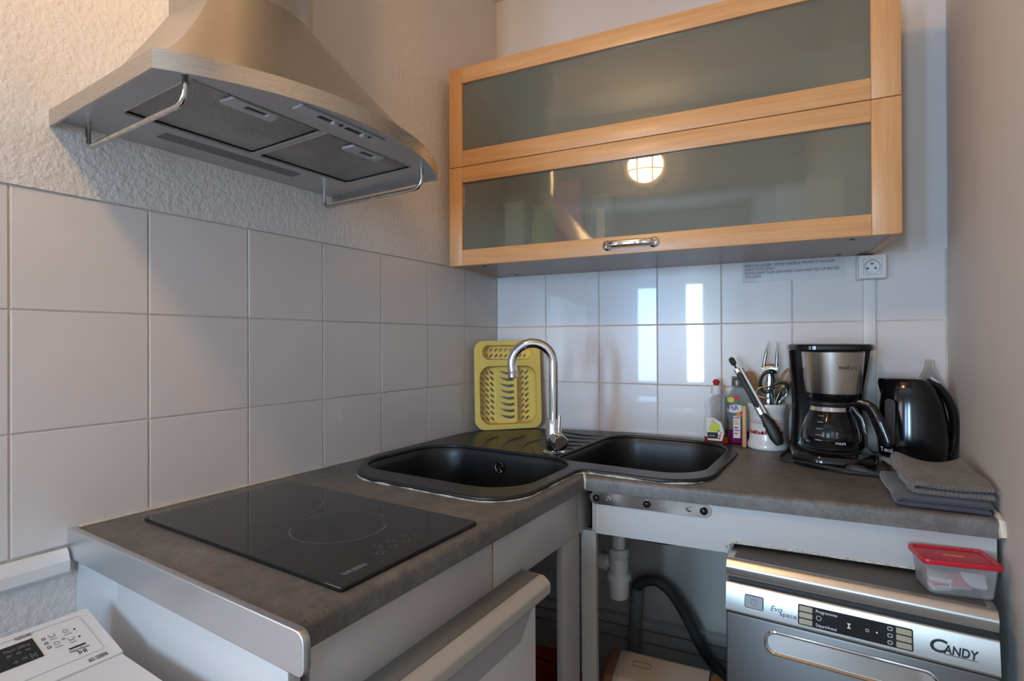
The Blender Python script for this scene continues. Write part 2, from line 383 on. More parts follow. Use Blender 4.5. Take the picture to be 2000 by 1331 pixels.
for i, (x0, x1, z0, z1) in enumerate(WIN):
    r = thing('window_%d' % (i+1), ['tall narrow window in the living room, under the lamp beam', 'tall narrow window beside the right wall', 'wide living room window added for ambient fill'][i], 'window', (x0, YW-.05, z0)); r['kind'] = 'structure'
    W, H = x1-x0, z1-z0
    for q in ((0, W, 0, .035), (0, W, H-.035, H)): box('frame_rail', q[0], q[1], -.02, .02, q[2], q[3], 'white', r)
    for q in ((0, .02), (W-.02, W)): box('frame_stile', q[0], q[1], -.02, .02, .035, H-.035, 'white', r)
    box('pane', .02, W-.02, -.003, .003, .035, H-.035, 'pane', r)
# lintel over the nook opening that carries the lamp
o = box('trim_1', 0.0035, XR, YL, -1.80, 2.02, ZC, 'paint', r=.004); tag(o, 'white lintel across the kitchen opening carrying the round lamp', 'lintel', kind='structure')
# white ledge closing the tile field beside the worktop end
bm = bmesh.new(); prof = [(.0035, .815), (.014, .815), (.018, .820), (.018, .838), (.012, .850), (.0035, .856)]
bm = loft([[(x, yy, z) for x, z in prof] for yy in (YL, -1.327)])
o = ob('trim_2', bm, 'whitepl'); tag(o, 'white ledge strip under the tiles above the washing machine', 'trim', kind='structure')

# round bulkhead lamp on the lintel
lp = thing('bulkhead_lamp', 'round wall lamp with a wire guard and glowing glass on the lintel', 'lamp', (.57, -1.80, 2.17))
MF = RX(PI/2)                                   # lathe axis z -> -y ; lamp faces +y
MFp = RX(-PI/2)
ob('base', lathe([(0, 0), (.115, 0), (.118, .012), (.110, .028), (.096, .03), (0, .03)], 40, M=MFp), 'whitepl', lp, True)
gm, gt, gb = nt('lamp_glass_glow'); gb.inputs['Base Color'].default_value = (.9, .85, .7, 1); gb.inputs['Emission Color'].default_value = (1, .62, .30, 1); gb.inputs['Emission Strength'].default_value = 85; MT['bulb'] = gm
ob('glass_dome', lathe([(.094, .03), (.092, .05), (.078, .068), (.05, .080), (.02, .085), (0, .086)], 40, M=MFp), 'bulb', lp, True)
for dx in (-.04, .04):
    pts = [(dx, .03+.062*math.cos(a*PI/2), .104*math.sin(a*PI/2)) for a in [k/8 for k in range(-8, 9)]]
    ob('guard_bar', tube(pts, .004, 8), 'whitepl', lp, True)
ob('guard_ring', tube([(.098*math.cos(2*PI*k/40), .034, .098*math.sin(2*PI*k/40)) for k in range(40)], .005, 8, closed=True), 'whitepl', lp, True)
for dz in (-.03,):
    pts = [(.104*math.sin(a*PI/2), .03+.062*math.cos(a*PI/2), dz) for a in [k/8 for k in range(-8, 9)]]
    ob('guard_bar', tube(pts, .004, 8), 'whitepl', lp, True)
# back wall below the worktop: pipe ledge
bm = bmesh.new()
for z0, z1, dd in ((.245, .272, .030), (.20, .235, .022), (ZF, .19, .016)): bwbox(bm, .0, 1.37, 0.0, dd, z0, z1)
o = ob('baseboard_back', bm, 'paintr'); tag(o, 'stepped pipe boxing along the back wall under the sink', 'baseboard', kind='structure')

# ------------------------------------------------------------------ worktops
SINK = fillet([(.026, -.68, .12), (.150, -.835, .14), (.583, -.835, .10), (.578, -.508, .03), (.872, -.508, .12), (.872, .058, .17), (.50, .050, .10), (.26, -.012, .10), (.022, -.22, .10)], 10)
XF = .604; DF = .607
yj = -.530                                      # inner corner of the two worktops
def wfront(s): q = wl(s, DF, 0); return q
def meet():                                     # x = XF on the front line of the back worktop
    s = (XF-DF*BN.x)/BS.x; return s, wl(s, DF, 0).y
sj, yj = meet()
def worktop(name, poly, front, label):
    n = len(poly); rings = [[(x, y, z) for x, y in poly] for z in (ZB, ZT)]
    bm = loft(rings); bm.edges.ensure_lookup_table()
    ed = []
    for e in bm.edges:
        a, b = e.verts
        if a.co.z > ZT-.001 and b.co.z > ZT-.001 and all(front(v.co) for v in e.verts): ed.append(e)
    bev(bm, .011, 5, ed)
    o = ob(name, bm, 'laminate', smooth=True, ang=40)
    # sink cut-out
    cb = loft([[(.018+(x-.0)*1, y, z) for x, y in CUT] for z in (ZB-.05, ZT+.05)]); co = ob('cut', cb, 'laminate')
    md = o.modifiers.new('b', 'BOOLEAN'); md.object = co; md.operation = 'DIFFERENCE'; md.solver = 'EXACT'
    dg = bpy.context.evaluated_depsgraph_get(); me = bpy.data.meshes.new_from_object(o.evaluated_get(dg)); o.modifiers.clear(); o.data = me
    bpy.data.objects.remove(co); tag(o, label, 'worktop'); return o
CUT = [(x-.018, y) for x, y in [((px-.44)*.972+.44, (py+.40)*.972-.40) for px, py in SINK]]
yr = wl((XR-.002-DF*BN.x)/BS.x, DF, 0).y
worktop('worktop', [(.002, -1.312), (XF, -1.312), (XF, yj+.0005), (.002, .0005+by(.002)-.004)], lambda c: c.x > XF-.002 and c.y < yj+.01, 'grey concrete-look worktop with the black hob set into it')
worktop('worktop', [(.004, -.004), (XF+.0015, yj+.001), (XR-.002, yr), (XR-.002, by(XR-.002)-.003)], lambda c: (Vector((c.x, c.y, 0)).dot(BN)) > DF-.004, 'grey concrete-look worktop carrying the coffee maker and towels')
# cream filler in the joint of the two worktops
o = ob('joint_filler', tube(smoothpath([(.585, -.507, ZT+.0006), (.596, -.519, ZT+.0008), (XF-.002, yj+.004, ZT-.002), (XF+.002, yj-.0012, ZT-.012), (XF+.002, yj-.0015, ZB+.004)], 4), [.002, .003, .004, .003, .0025, .003, .004, .003, .0035, .003, .003, .004, .003, .003, .0035, .003, .002], 6), 'limescale')
tag(o, 'cream filler smeared in the joint between the two worktops', 'sealant')

def bead(name, pts, r, label, seed):
    pts = [Vector(p) for p in pts]; dn = []
    for a, b in zip(pts, pts[1:]):
        n = max(1, int((b-a).length/.012)); dn += [a.lerp(b, k/n) for k in range(n)]
    dn.append(pts[-1])
    o = ob(name, tube(dn, [max(.0008, r*(1+.7*noise.noise(p*22+Vector((seed, 0, 0))))) for p in dn], 8), 'creamseal', None, True); return tag(o, label, 'sealant')
bead('sealant_bead', [(.003, -1.308, ZT+.0012), (.003, -.90, ZT+.0012), (.003, -.60, ZT+.0012)], .0028, 'cream sealant line where the tiles meet the hob worktop', 1)
bead('sealant_bead', [wl(.86, .003, ZT+.0012), wl(1.10, .003, ZT+.0012), wl(1.345, .003, ZT+.0012)], .0026, 'cream sealant line where the tiles meet the worktop behind the coffee maker', 2)
bead('sealant_bead', [(XR-.004, -.30, ZT+.002), (XR-.006, yr+.03, ZT+.002), (XR-.005, yr+.004, ZT-.004), (XR-.003, yr-.003, ZB+.004)], .0050, 'thick white sealant where the worktop end meets the beige wall', 3)
# aluminium end strip of the worktop
es = thing('end_strip', 'brushed aluminium strip closing the worktop end beside the washing machine', 'edge strip', (0, -1.312, 0))
M0 = T(0, -.007, 0) @ TV
plate('strip', [fillet([(.002, ZB-.014, .002), (.630, ZB-.014, .012), (.630, ZT+.003, .014), (.002, ZT+.003, .002)], 6)], .005, 'alu', es, M0, .0015)
# side panels under it
o = box('side_panel', .165, .592, -1.3165, -1.300, ZF, ZB-.006, 'fascia', r=.001); tag(o, 'silver grained side panel below the aluminium strip', 'panel')
o = box('side_panel', .004, .163, -1.3150, -1.300, ZF, ZB-.006, 'fascia', r=.001); tag(o, 'narrow silver filler panel against the plaster wall under the worktop end', 'panel')

# fascia boards
o = box('fascia_board', .567, .586, -1.283, -.8975, .742, ZB-.001, 'fascia', r=.001); tag(o, 'silver fascia board under the hob, above the white fridge', 'fascia')
o = box('fascia_board', .567, .586, -.8955, -.535, .744, ZB-.001, 'fascia', r=.001); tag(o, 'silver fascia board under the front of the left sink bowl', 'fascia')
o = box('seam_strip', .578, .5865, -.8975, -.8955, .743, ZB-.001, 'rawwood'); tag(o, 'thin brown seam between the two silver fascia boards', 'seam')
fb = thing('fascia_board', 'long silver fascia board over the dishwasher, with the bolted plate', 'fascia', (0, 0, 0), A)
plate('board', [[(.553, .7475), (.848, .7475), (.850, .770), (1.292, .770), (1.292, ZB-.001), (.553, ZB-.001)]], .009, 'fascia', fb, T(0, -.581, 0) @ TV, .001)
box('end_edge', .5445, .5525, -.588, -.572, .752, ZB-.003, 'greypl', fb, .001)
ob('sealant_bead', tube([(s, -.5905, z) for s, z in [(.845, .750), (.842, .765), (.852, .7735), (.90, .773), (.98, .7745), (1.05, .772), (1.13, .773), (1.21, .7715), (1.285, .773)]], [.002, .003, .0035, .002, .003, .002, .003, .002, .002], 6), 'limescale', fb, True)
# zinc joining plate with bolts
jp = thing('joining_plate', 'long zinc plate with black bolts under the sink edge', 'bracket', (0, 0, 0), A)
plate('plate', [rrect(.541, .8185, .812, .8475, .0142, 10)], .0015, 'plate', jp, T(0, -.5925, 0) @ TV, .0006)
for s in (.557, .675, .797): ob('bolt', lathe([(0, 0), (.0082, 0), (.0086, .002), (.0075, .005), (.0045, .0072), (0, .008)], 20, (s, -.594, .833), RX(PI/2)), 'black', jp, True)
for s in (.586, .766): ob('screw_hole', lathe([(0, .0006), (.0035, .0006), (.0048, .0018), (.0062, .0012), (.0066, 0), (0, 0)], 18, (s, -.594, .8335), RX(PI/2)), 'chrome_dull', jp, True)
# corner post
po = thing('corner_post', 'grey corner post holding the worktops beside the open sink space', 'post', (0, 0, 0))
box('post_board', .564, .580, -.605, -.515, ZF, .742, 'postgrey', po, .001)
box('post_head', .556, .584, -.5275, -.455, .742, ZB-.001, 'postgrey', po, .001)
o = ob('post_return', (lambda b: (bwbox(b, .512, .549, .552, .571, ZF, .745), b)[1])(bmesh.new()), 'postgrey', po)
box('raw_edge', .558, .580, -.534, -.5285, .748, ZB-.004, 'rawwood', po)

# ------------------------------------------------------------------ hob
hb = thing('induction_hob', 'black glass two-zone hob set in the worktop below the hood', 'hob', (.324, -1.089, ZT))
plate('glass', [rrect(-.262, -.147, .262, .147, .006, 4)], .0032, 'blackglass', hb, T(0, 0, .0036), .001)
def ringline(name, cx, cy, r, a0, a1, wd, z, parent, n=40):
    bm = bmesh.new(); vi = []; 
    for k in range(n+1):
        a = a0+(a1-a0)*k/n; vi.append((bm.verts.new((cx+(r-wd)*math.cos(a), cy+(r-wd)*math.sin(a), z)), bm.verts.new((cx+r*math.cos(a), cy+r*math.sin(a), z))))
    for a, b in zip(vi, vi[1:]): bm.faces.new((a[0], a[1], b[1], b[0]))
    return ob(name, bm, 'hobline', parent)
for cx, cy, r_, a0, a1 in ((-.125, .008, .097, -88, 100), (-.125, .008, .097, 150, 235), (.076, .006, .079, -140, 35), (.076, .006, .079, 70, 190)):
    ringline('zone_mark', cx, cy, r_, math.radians(a0), math.radians(a1), .0011, .00695, hb)
for cx, cy in ((.199, -.025), (.199, .002), (.199, .030), (.219, -.040), (.219, -.013), (.219, .015), (.219, .043)): ringline('touch_key', cx, cy, .0062, 0, 2*PI, .0007, .00695, hb, 20)
text('lettering', 'VALBERG', .0125, 'inkgrey', hb, T(.236, -.119, .0069) @ RZ(PI/2), fit=.041, bold=.0002)

# ------------------------------------------------------------------ sink
sk = thing('kitchen_sink', 'black composite corner sink with two bowls and a grooved drainer', 'sink', (0, 0, ZT))
BL = rrect(.062, -.768, .545, -.425, .105, 10); BR = fillet([(.470, -.440, .05), (.842, -.440, .10), (.842, .018, .12), (.475, -.005, .09)], 10)
plate('rim', [SINK, BL, BR], .0052, 'sink', sk, T(0, 0, .0045), .0045, 3)
def inset(poly, cx, cy, kx, ky): return [((x-cx)*kx+cx, (y-cy)*ky+cy) for x, y in poly]
def bowl(poly, cx, cy, depth):
    rings = []
    for k, z in ((1.012, .0005), (1.0, -.004), (.985, -.02), (.965, -.06), (.94, -depth*.75), (.915, -depth*.9), (.86, -depth*.975), (.72, -depth), (.10, -depth-.004)):
        rings.append([(x, y, z) for x, y in inset(poly, cx, cy, k, k)])
    bm = loft(rings, False, True)
    outer = [[(x, y, z-.006) for x, y in inset(poly, cx, cy, k, k)] for k, z in ((1.03, .0), (1.0, -.06), (.965, -depth*.78), (.93, -depth*.93), (.72, -depth), (.1, -depth-.004))]
    b2 = loft(outer, False, True); me = bpy.data.meshes.new('t'); b2.to_mesh(me); b2.free(); bm.from_mesh(me); bpy.data.meshes.remove(me)
    return bm
ob('bowl', bowl(BL, .30, -.60, .165), 'sink', sk, True, 60); ob('bowl', bowl(BR, .655, -.21, .175), 'sink', sk, True, 60)
# overflow on the far side of the left bowl
ov = ob('overflow', lathe([(.009, .001), (.0125, .001), (.0135, .003), (.016, .003), (.0165, 0)], 28, (.297, -.4360, -.038), RX(PI/2+.12)), 'chrome', sk, True)
for a in (0, PI/2): ob('cross_bar', tube([(.297+.0115*math.cos(a+.5)*q, -.4375, -.038+.0115*math.sin(a+.5)*q) for q in (-1, 1)], .0011, 6), 'chrome', ov)
ob('drain', lathe([(0, .004), (.02, .004), (.022, .002), (.038, .003), (.042, 0), (.0, 0)], 32, (.30, -.60, -.167)), 'chrome_dull', sk, True); ob('drain', lathe([(0, .004), (.02, .004), (.022, .002), (.038, .003), (.042, 0), (.0, 0)], 32, (.655, -.21, -.177)), 'chrome_dull', sk, True)
for x0, y0, x1, y1, bend in ((.30, -.06, .463, -.075, .02), (.33, -.13, .463, -.13, .018), (.35, -.20, .466, -.19, .015), (.375, -.265, .468, -.25, .012), (.385, -.31, .468, -.305, .01)):
    ob('drainer_groove', tube(smoothpath([(x0, y0, .0095), ((x0+x1)/2, (y0+y1)/2-bend, .0105), (x1, y1, .0092)], 6), [.001]+[.003]*11+[.002], 8), 'sink', sk, True)
for x0, y0, x1, y1, bend in ((.10, -.30, .16, -.415, .01), (.17, -.24, .225, -.418, .02), (.24, -.19, .29, -.418, .025), (.31, -.21, .35, -.42, .02), (.345, -.33, .41, -.425, .004)):
    ob('drainer_groove', tube(smoothpath([(x0, y0, .0095), ((x0+x1)/2-bend, (y0+y1)/2, .0105), (x1, y1, .0092)], 6), [.001]+[.003]*11+[.002], 8), 'sink', sk, True)
sg = [(x, y) for x, y in SINK]
i0 = [i for i, (x, y) in enumerate(sg) if y < -.50]
pts = []
for i, (x, y) in enumerate(sg):
    if y < -.44: pts.append(((x-.44)*1.001+.44, (y+.40)*1.001-.40, .0008+random.uniform(-.0004, .0004)))
dense = []
for a, b in zip(pts, pts[1:]):
    a = Vector(a); b = Vector(b); n = max(1, int((b-a).length/.008)); dense += [a.lerp(b, k/n) for k in range(n)]
ob('sealant_bead', tube(dense, [max(.0002, .0013+.0028*noise.noise(p*28)) for p in dense], 6), 'limescale', sk, True)

# tap
tp = thing('mixer_tap', 'chrome swan-neck mixer tap with side lever behind the sink bowls', 'tap', (.438, -.375, ZT+.009))
ob('base_ring', lathe([(0, 0), (.030, 0), (.031, .003), (.028, .006), (.0225, .008), (0, .008)], 36), 'chrome', tp, True)
ob('body', lathe([(.0222, .007), (.0222, .092), (.021, .0945), (.0135, .0955), (0, .0955)], 36), 'chrome', tp, True)
dirx = Vector((-.886, -.464, 0)); R0 = .058; zc = .247
pts = [Vector((0, 0, .09)), Vector((0, 0, .15)), Vector((0, 0, .20))]+[dirx*(R0-R0*math.cos(a))+Vector((0, 0, zc+R0*math.sin(a))) for a in [math.radians(k) for k in range(0, 196, 10)]]
e = pts[-1]; tg = (pts[-1]-pts[-2]).normalized()
pts.append(e+tg*.012)
ob('spout', tube(pts, .0132, 20), 'chrome', tp, True)
ob('aerator', tube([e+tg*.010, e+tg*.011, e+tg*.027, e+tg*.029], [.0136, .0142, .0142, .0125], 24), 'chrome_dull', tp, True)
ax = Vector((.72, -.69, -.10)).normalized(); c0 = Vector((.004, -.004, .042))
ob('cartridge_housing', tube([c0, c0+ax*.03, c0+ax*.031, c0+ax*.055, c0+ax*.058], [.019, .0195, .021, .021, .019], 28), 'chrome', tp, True)
lv = c0+ax*.038
ob('lever', tube([lv+Vector((0, 0, .015)), lv+Vector((.002, 0, .07)), lv+Vector((.003, 0, .073))], [.0045, .0042, .003], 12), 'chrome', tp, True)

# ------------------------------------------------------------------ yellow dish drainer leaning in the corner
pa = Vector((.034, -.186, 0)); pb = Vector((.190, -.010, 0)); mid = (pa+pb)/2; yw = math.atan2((pb-pa).y, (pb-pa).x)
dr = thing('dish_drainer', 'yellow plastic dish drainer standing upright in the tiled corner behind the tap', 'dish drainer', (mid.x+.012, mid.y-.012, ZT+.011), rot=(math.radians(-4), 0, yw))
W2 = .121; H = .312
main = rrect(-.104, .018, .104, .222, .040, 8); cut = rrect(-.092, .245, .092, .296, .024, 8)
outl = rrect(-W2, 0, W2, H, .034, 8)
plate('flange', [outl, main, cut], .003, 'yellow', dr, TV, .0015)
ob('skirt', loft([[(x*k, y, z*k2+.0) for x, z in outl] for k, k2, y in ((1, 1, 0), (1.004, 1, .012), (.998, .998, .014), (.992, .995, .002))], False, False), 'yellow', dr, True)
def slotted(name, x0, x1, z0, z1, slots, M): return plate(name, [rrect(x0, z0, x1, z1, .006, 3)]+slots, .0012, 'yellow', dr, M)
def slot(cx, cz, L, wd, ang):
    u = Vector((math.cos(ang), math.sin(ang))); n = Vector((-u.y, u.x)); c = Vector((cx, cz)); out = []
    for k in range(5): a = -PI/2+PI*k/4; q = c+u*(L/2+wd/2*math.cos(a))+n*wd/2*math.sin(a); out.append((q.x, q.y))
    for k in range(5): a = PI/2+PI*k/4; q = c+u*(-L/2+wd/2*math.cos(a))+n*wd/2*math.sin(a); out.append((q.x, q.y))
    return out
def wallring(poly, k, dep): 
    cx = sum(p[0] for p in poly)/len(poly); cz = sum(p[1] for p in poly)/len(poly)
    return loft([[((x-cx)*q+cx, y, (z-cz)*q+cz) for x, z in poly] for q, y in ((1, .001), (.99, dep*.5), (k, dep), (k-.012, dep), (.978, dep*.5), (.988, .001))], False, False)
ob('basin_wall', wallring(main, .95, .034), 'yellow', dr, True); ob('basin_wall', wallring(cut, .93, .03), 'yellow', dr, True)
sl = [slot(-.078+.0, .040+i*.0205, .011, .0052, .75) for i in range(9)]+[slot(-.056, .036+i*.0205, .011, .0052, -.75+1.5) for i in range(9)]
slotted('slotted_panel', -.099, -.040, .022, .218, [slot(x, .036+i*.0205, .012, .0066, -.8) for x in (-.088, -.070, -.052) for i in range(9)], T(0, .034, 0) @ TV)
slotted('slotted_panel', .030, .099, .022, .218, [slot(x, .036+i*.0205, .012, .0066, .7) for x in (.042, .060, .078) for i in range(9)], T(0, .034, 0) @ TV)
slotted('cutlery_grid', -.087, .087, .248, .293, [slot(-.072+i*.018, z, .009, .0062, .8) for i in range(9) for z in (.260, .281)], T(0, .03, 0) @ TV)
ch = []
for i in range(8):
    z = .036+i*.0222
    ch.append([(-.030, z+.016), (-.012, z+.004), (.008, z-.0015), (.026, z+.0005), (.026, z+.0105), (.008, z+.0085), (-.012, z+.011)])
slotted('plate_rack', -.041, .031, .020, .220, ch, T(0, .022, 0) @ TV)
box('rack_rib', .026, .034, .004, .034, .024, .216, 'yellow', dr, .002); box('rack_rib', -.044, -.037, .022, .034, .024, .216, 'yellow', dr, .002)

# ------------------------------------------------------------------ range hood
HC = -1.060; HWD = .29; HS = .352; HB = .45
def dsh(hw, side, front, n=28, m=5):
    """D-shaped outline from the wall round the front and back to the wall"""
    pts = [(side*k/m, -hw) for k in range(m)]
    b = front-side; R = (hw*hw+b*b)/(2*b); cx = front-R; a = math.asin(hw/R)
    if b > R: a = PI-a
    pts += [(cx+R*math.cos(t), R*math.sin(t)) for t in [-a+2*a*k/n for k in range(n+1)]]
    pts += [(side*(m-1-k)/m, hw) for k in range(m)]
    return pts
Z0, Z1, Z2 = 1.566, 1.5925, 1.846
hd = thing('range_hood', 'stainless steel chimney hood with a curved front over the hob', 'range hood', (.0036, HC, Z0))
bo = dsh(HWD, HS, HB); bi = dsh(HWD-.004, HS-.003, HB-.004)
ob('rim', loft([[(x, y, 0) for x, y in bo], [(x, y, Z1-Z0) for x, y in bo], [(x, y, Z1-Z0) for x, y in bi], [(x, y, 0) for x, y in bi], [(x, y, 0) for x, y in bo]], False, False, False), 'steel', hd, True, 30)
rings = []
for k in range(13):
    t = k/12; g = t**.80; gd = t**.95
    hw = (HWD-.006)*(1-g)+.106*g; sd = (HS-.004)*(1-gd)+.165*gd; fr = (HB-.006)*(1-gd)+.215*gd
    rings.append([(x, y, (Z1-Z0-.001)+(Z2-Z1)*t) for x, y in dsh(hw, sd, fr)])
ob('canopy', loft(rings, False, False), 'steelv', hd, True, 30)
ch_ = dsh(.104, .164, .213)
ob('chimney', loft([[(x, y, Z2-Z0-.004) for x, y in ch_], [(x, y, ZC-Z0-.001) for x, y in ch_]], False, False), 'steelv', hd, True, 30)
ZU = .013
plate('bottom_panel', [bi, rrect(.128, -.236, .338, -.010, .006), rrect(.128, .000, .338, .226, .006), rrect(.062, -.155, .100, .125, .003)], .0008, 'under', hd, T(0, 0, ZU+.0008))
for q0, q1 in ((-.236, -.010), (.000, .226)):
    f = plate('grease_filter', [rrect(.131, q0+.003, .335, q1-.003, .005)], .002, 'filter', hd, T(0, 0, ZU+.006))
    bm = tube([(x, y, ZU+.0005) for x, y in rrect(.129, q0+.001, .337, q1-.001, .005, 4)], .002, 6, closed=True); ob('filter_frame', bm, 'under', f, True)
    m_ = (q0+q1)/2-.006
    l = plate('latch', [fillet([(.300, m_-.044, .004), (.334, m_-.040, .004), (.334, m_+.040, .004), (.300, m_+.044, .004)]), rrect(.312, m_-.012, .325, m_+.026, .002, 3)], .0025, 'greypl', f, T(0, 0, ZU), .0008)
    box('latch_slot', .312, .325, m_-.012, m_+.026, ZU+.001, ZU+.003, 'blackm', f)
plate('light_cover', [rrect(.063, -.154, .099, .124, .003)], .001, 'raildk', hd, T(0, 0, ZU+.001))
sp = plate('switch_panel', [rrect(.376, -.098, .402, .082, .003), rrect(.383, -.058, .396, -.006, .002, 3), rrect(.383, -.002, .396, .056, .002, 3)], .002, 'greypl', hd, T(0, 0, ZU-.001), .0006)
box('switch_recess', .383, .396, -.058, -.006, ZU-.0012, ZU+.0006, 'blackm', sp); box('switch_recess', .383, .396, -.002, .056, ZU-.0012, ZU+.0006, 'blackm', sp)
for q in (-.024, .040): box('slider', .384, .395, q-.006, q+.006, ZU-.006, ZU, 'greypl', sp, .001)
for yy in (-.248, .236):
    x0, x1, dz = .035, .352, -.030
    pts = [(x0, yy, ZU), (x0, yy, dz+.014)]+[(x0+.014-.014*math.cos(a), yy, dz+.014-.014*math.sin(a)) for a in (PI/6, PI/3, PI/2)]
    pts += [(x1-.02+.02*math.sin(a), yy, dz+.02-.02*math.cos(a)) for a in (0, PI/6, PI/3, PI/2)]+[(x1, yy, ZU)]
    ob('hanging_rail', tube(pts, .0042, 12), 'chrome_dull', hd, True)

# ------------------------------------------------------------------ wall cabinet
cb = thing('wall_cabinet', 'maple wall cabinet with two wide frosted-glass flap doors above the sink', 'wall cabinet', wl(.006, 0, 0), A)
CW = 1.198; CD = .330; CZ0, CZ1 = 1.446, 2.078; t_ = .018
box('side', 0, t_, -CD, -.002, CZ0, CZ1, 'maple_v', cb, .0008); box('side', CW-t_, CW, -CD, -.002, CZ0, CZ1, 'maple_v', cb, .0008)
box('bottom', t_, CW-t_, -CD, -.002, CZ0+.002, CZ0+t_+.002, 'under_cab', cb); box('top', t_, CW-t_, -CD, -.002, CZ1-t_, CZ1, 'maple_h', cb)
box('shelf', t_, CW-t_, -CD+.004, -.010, 1.752, 1.768, 'maple_in', cb); box('back', t_, CW-t_, -.010, -.004, CZ0+t_+.002, CZ1-t_, 'maple_in', cb)
for q in (.10, CW-.09):
    for d in (.05, .30): ob('screw_cap', lathe([(0, -.0012), (.006, -.0012), (.0065, 0)], 14, (q, -d, CZ0+.002)), 'blackm', cb)
def door(z0, z1, handle):
    d = bpy.data.objects.new('door', None); COL.objects.link(d); d.parent = cb; d.location = (0, -CD-.001, z0); H = z1-z0
    st = .046; rl = .050
    box('stile', 0, st, -.020, 0, 0, H, 'maple_v', d, .0012); box('stile', CW-st-.012, CW, -.020, 0, 0, H, 'maple_v', d, .0012)
    box('rail', st+.0003, CW-st-.0123, -.020, 0, 0, rl, 'maple_h', d, .0012); box('rail', st+.0003, CW-st-.0123, -.020, 0, H-rl, H, 'maple_h', d, .0012)
    box('pane', st-.004, CW-st-.008, -.011, -.007, rl-.004, H-rl+.004, 'frost', d)
    if handle:
        hx = CW/2-.082
        for q in (0, .128): ob('handle_foot', lathe([(0, 0), (.014, 0), (.0145, .002), (.012, .004), (.009, .006), (0, .006)], 24, (hx+q, -.020, .026), RX(PI/2)), 'chrome', d, True)
        pts = smoothpath([(hx, -.024, .026), (hx+.006, -.040, .026), (hx+.03, -.046, .026), (hx+.064, -.047, .026), (hx+.098, -.046, .026), (hx+.122, -.040, .026), (hx+.128, -.024, .026)], 5)
        ob('handle', tube(pts, 1, 12, flat=(.0085, .0028, (0, 0, 1))), 'chrome', d, True)
door(CZ0, 1.7602, True); door(1.7622, CZ1, False)
# things stored behind the lower frosted pane
def stored(name, s, wd, h, mat, label, kind='box', d=.300):
    if kind == 'box':
        bm = bmesh.new(); bx(bm, -wd/2, wd/2, -.03, .03, 0, h); bev(bm, .004, 2); bm2 = bm
    else: bm2 = lathe([(0, 0), (wd/2, 0), (wd/2, h*.7), (wd*.42, h*.8), (wd*.42, h), (0, h)], 24)
    o = ob(name, bm2, mat, None, True); o.location = wl(s, d, CZ0+t_+.0025); o.rotation_euler = (0, 0, A); tag(o, label, 'packet' if kind == 'box' else 'jar')
stored('food_packet', .225, .065, .17, 'labw', 'white packet blurred behind the lower frosted pane, beside the yellow one')
stored('storage_jar', .31, .07, .15, 'laby', 'yellow jar blurred behind the lower frosted pane', 'jar')
stored('food_packet', .40, .075, .21, 'labp', 'tall pink packet blurred behind the lower frosted pane')
stored('storage_jar', .50, .08, .16, 'cream', 'cream jar blurred behind the lower frosted pane beside the pink packet', 'jar')
stored('food_packet', 1.02, .15, .13, 'cream', 'wide cream box blurred behind the right end of the lower pane')

# ------------------------------------------------------------------ socket, cable duct, notice
so = thing('wall_socket', 'white French wall socket at the end of the cable duct under the cabinet', 'socket', wl(1.197, .002, 1.41), A)
box('back_box', -.035, .033, -.0215, -.001, -.034, .034, 'whitepl', so, .002)
plate('cover', [rrect(-.0325, -.0325, .0325, .0325, .003), ell(0, 0, .0195, .0195, 32)], .009, 'whitepl', so, T(0, -.030, 0) @ TV, .0012)
ob('well', lathe([(.0195, .004), (.0185, -.010), (0, -.010)], 32, (0, -.034, 0), RX(PI/2)), 'whitepl', so, True)
plate('insert_line', [rrect(-.0222, -.0222, .0222, .0222, .002, 3), rrect(-.0216, -.0216, .0216, .0216, .002, 3)], .0002, 'inkgrey', so, T(0, -.0391, 0) @ TV)
for x, z in ((-.0095, -.003), (.0095, -.003)): ob('pin_hole', lathe([(0, 0), (.0028, 0), (.0028, .001), (0, .001)], 14, (x, -.0245, z), RX(PI/2)), 'ink', so)
ob('earth_pin', lathe([(0, 0), (.0025, 0), (.0025, .010), (.001, .0125), (0, .0125)], 14, (0, -.0245, .0095), RX(PI/2)), 'gunmetal', so, True)
o = ob('cable_duct', (lambda b: (bx(b, 1.179, 1.209, -.0125, -.0008, ZT+.001, 1.376), bev(b, .0015), b)[2])(bmesh.new()), 'whitepl', None, True); o.rotation_euler = (0, 0, A)
tag(o, 'white cable duct running down the tiles from the socket behind the coffee maker', 'cable duct')
nn = thing('notice', 'laminated paper notice in capitals taped to the tiles under the cabinet', 'notice', wl(.862, .0018, 1.383), A, rot=(0, -.012, A))
plate('sheet', [rrect(0, 0, .275, .066, .003)], .0003, 'paper', nn, TV)
for i, ln in enumerate(['MERCI DE LAISSER  VOTRE VAISSELLE PROPRE ET RANGER', 'AVANT VOTRE D\u00c9PART.', 'PLEASE LEAVE YOUR DISHWARE CLEAN AND TIDY UP BEFORE', 'YOU LEAVE.']):
    text('lettering', ln, .0112, 'ink', nn, T(.007, -.0006, .0490-i*.0113) @ TV, ext=.00005, fit=(.241, .086, .252, .047)[i])

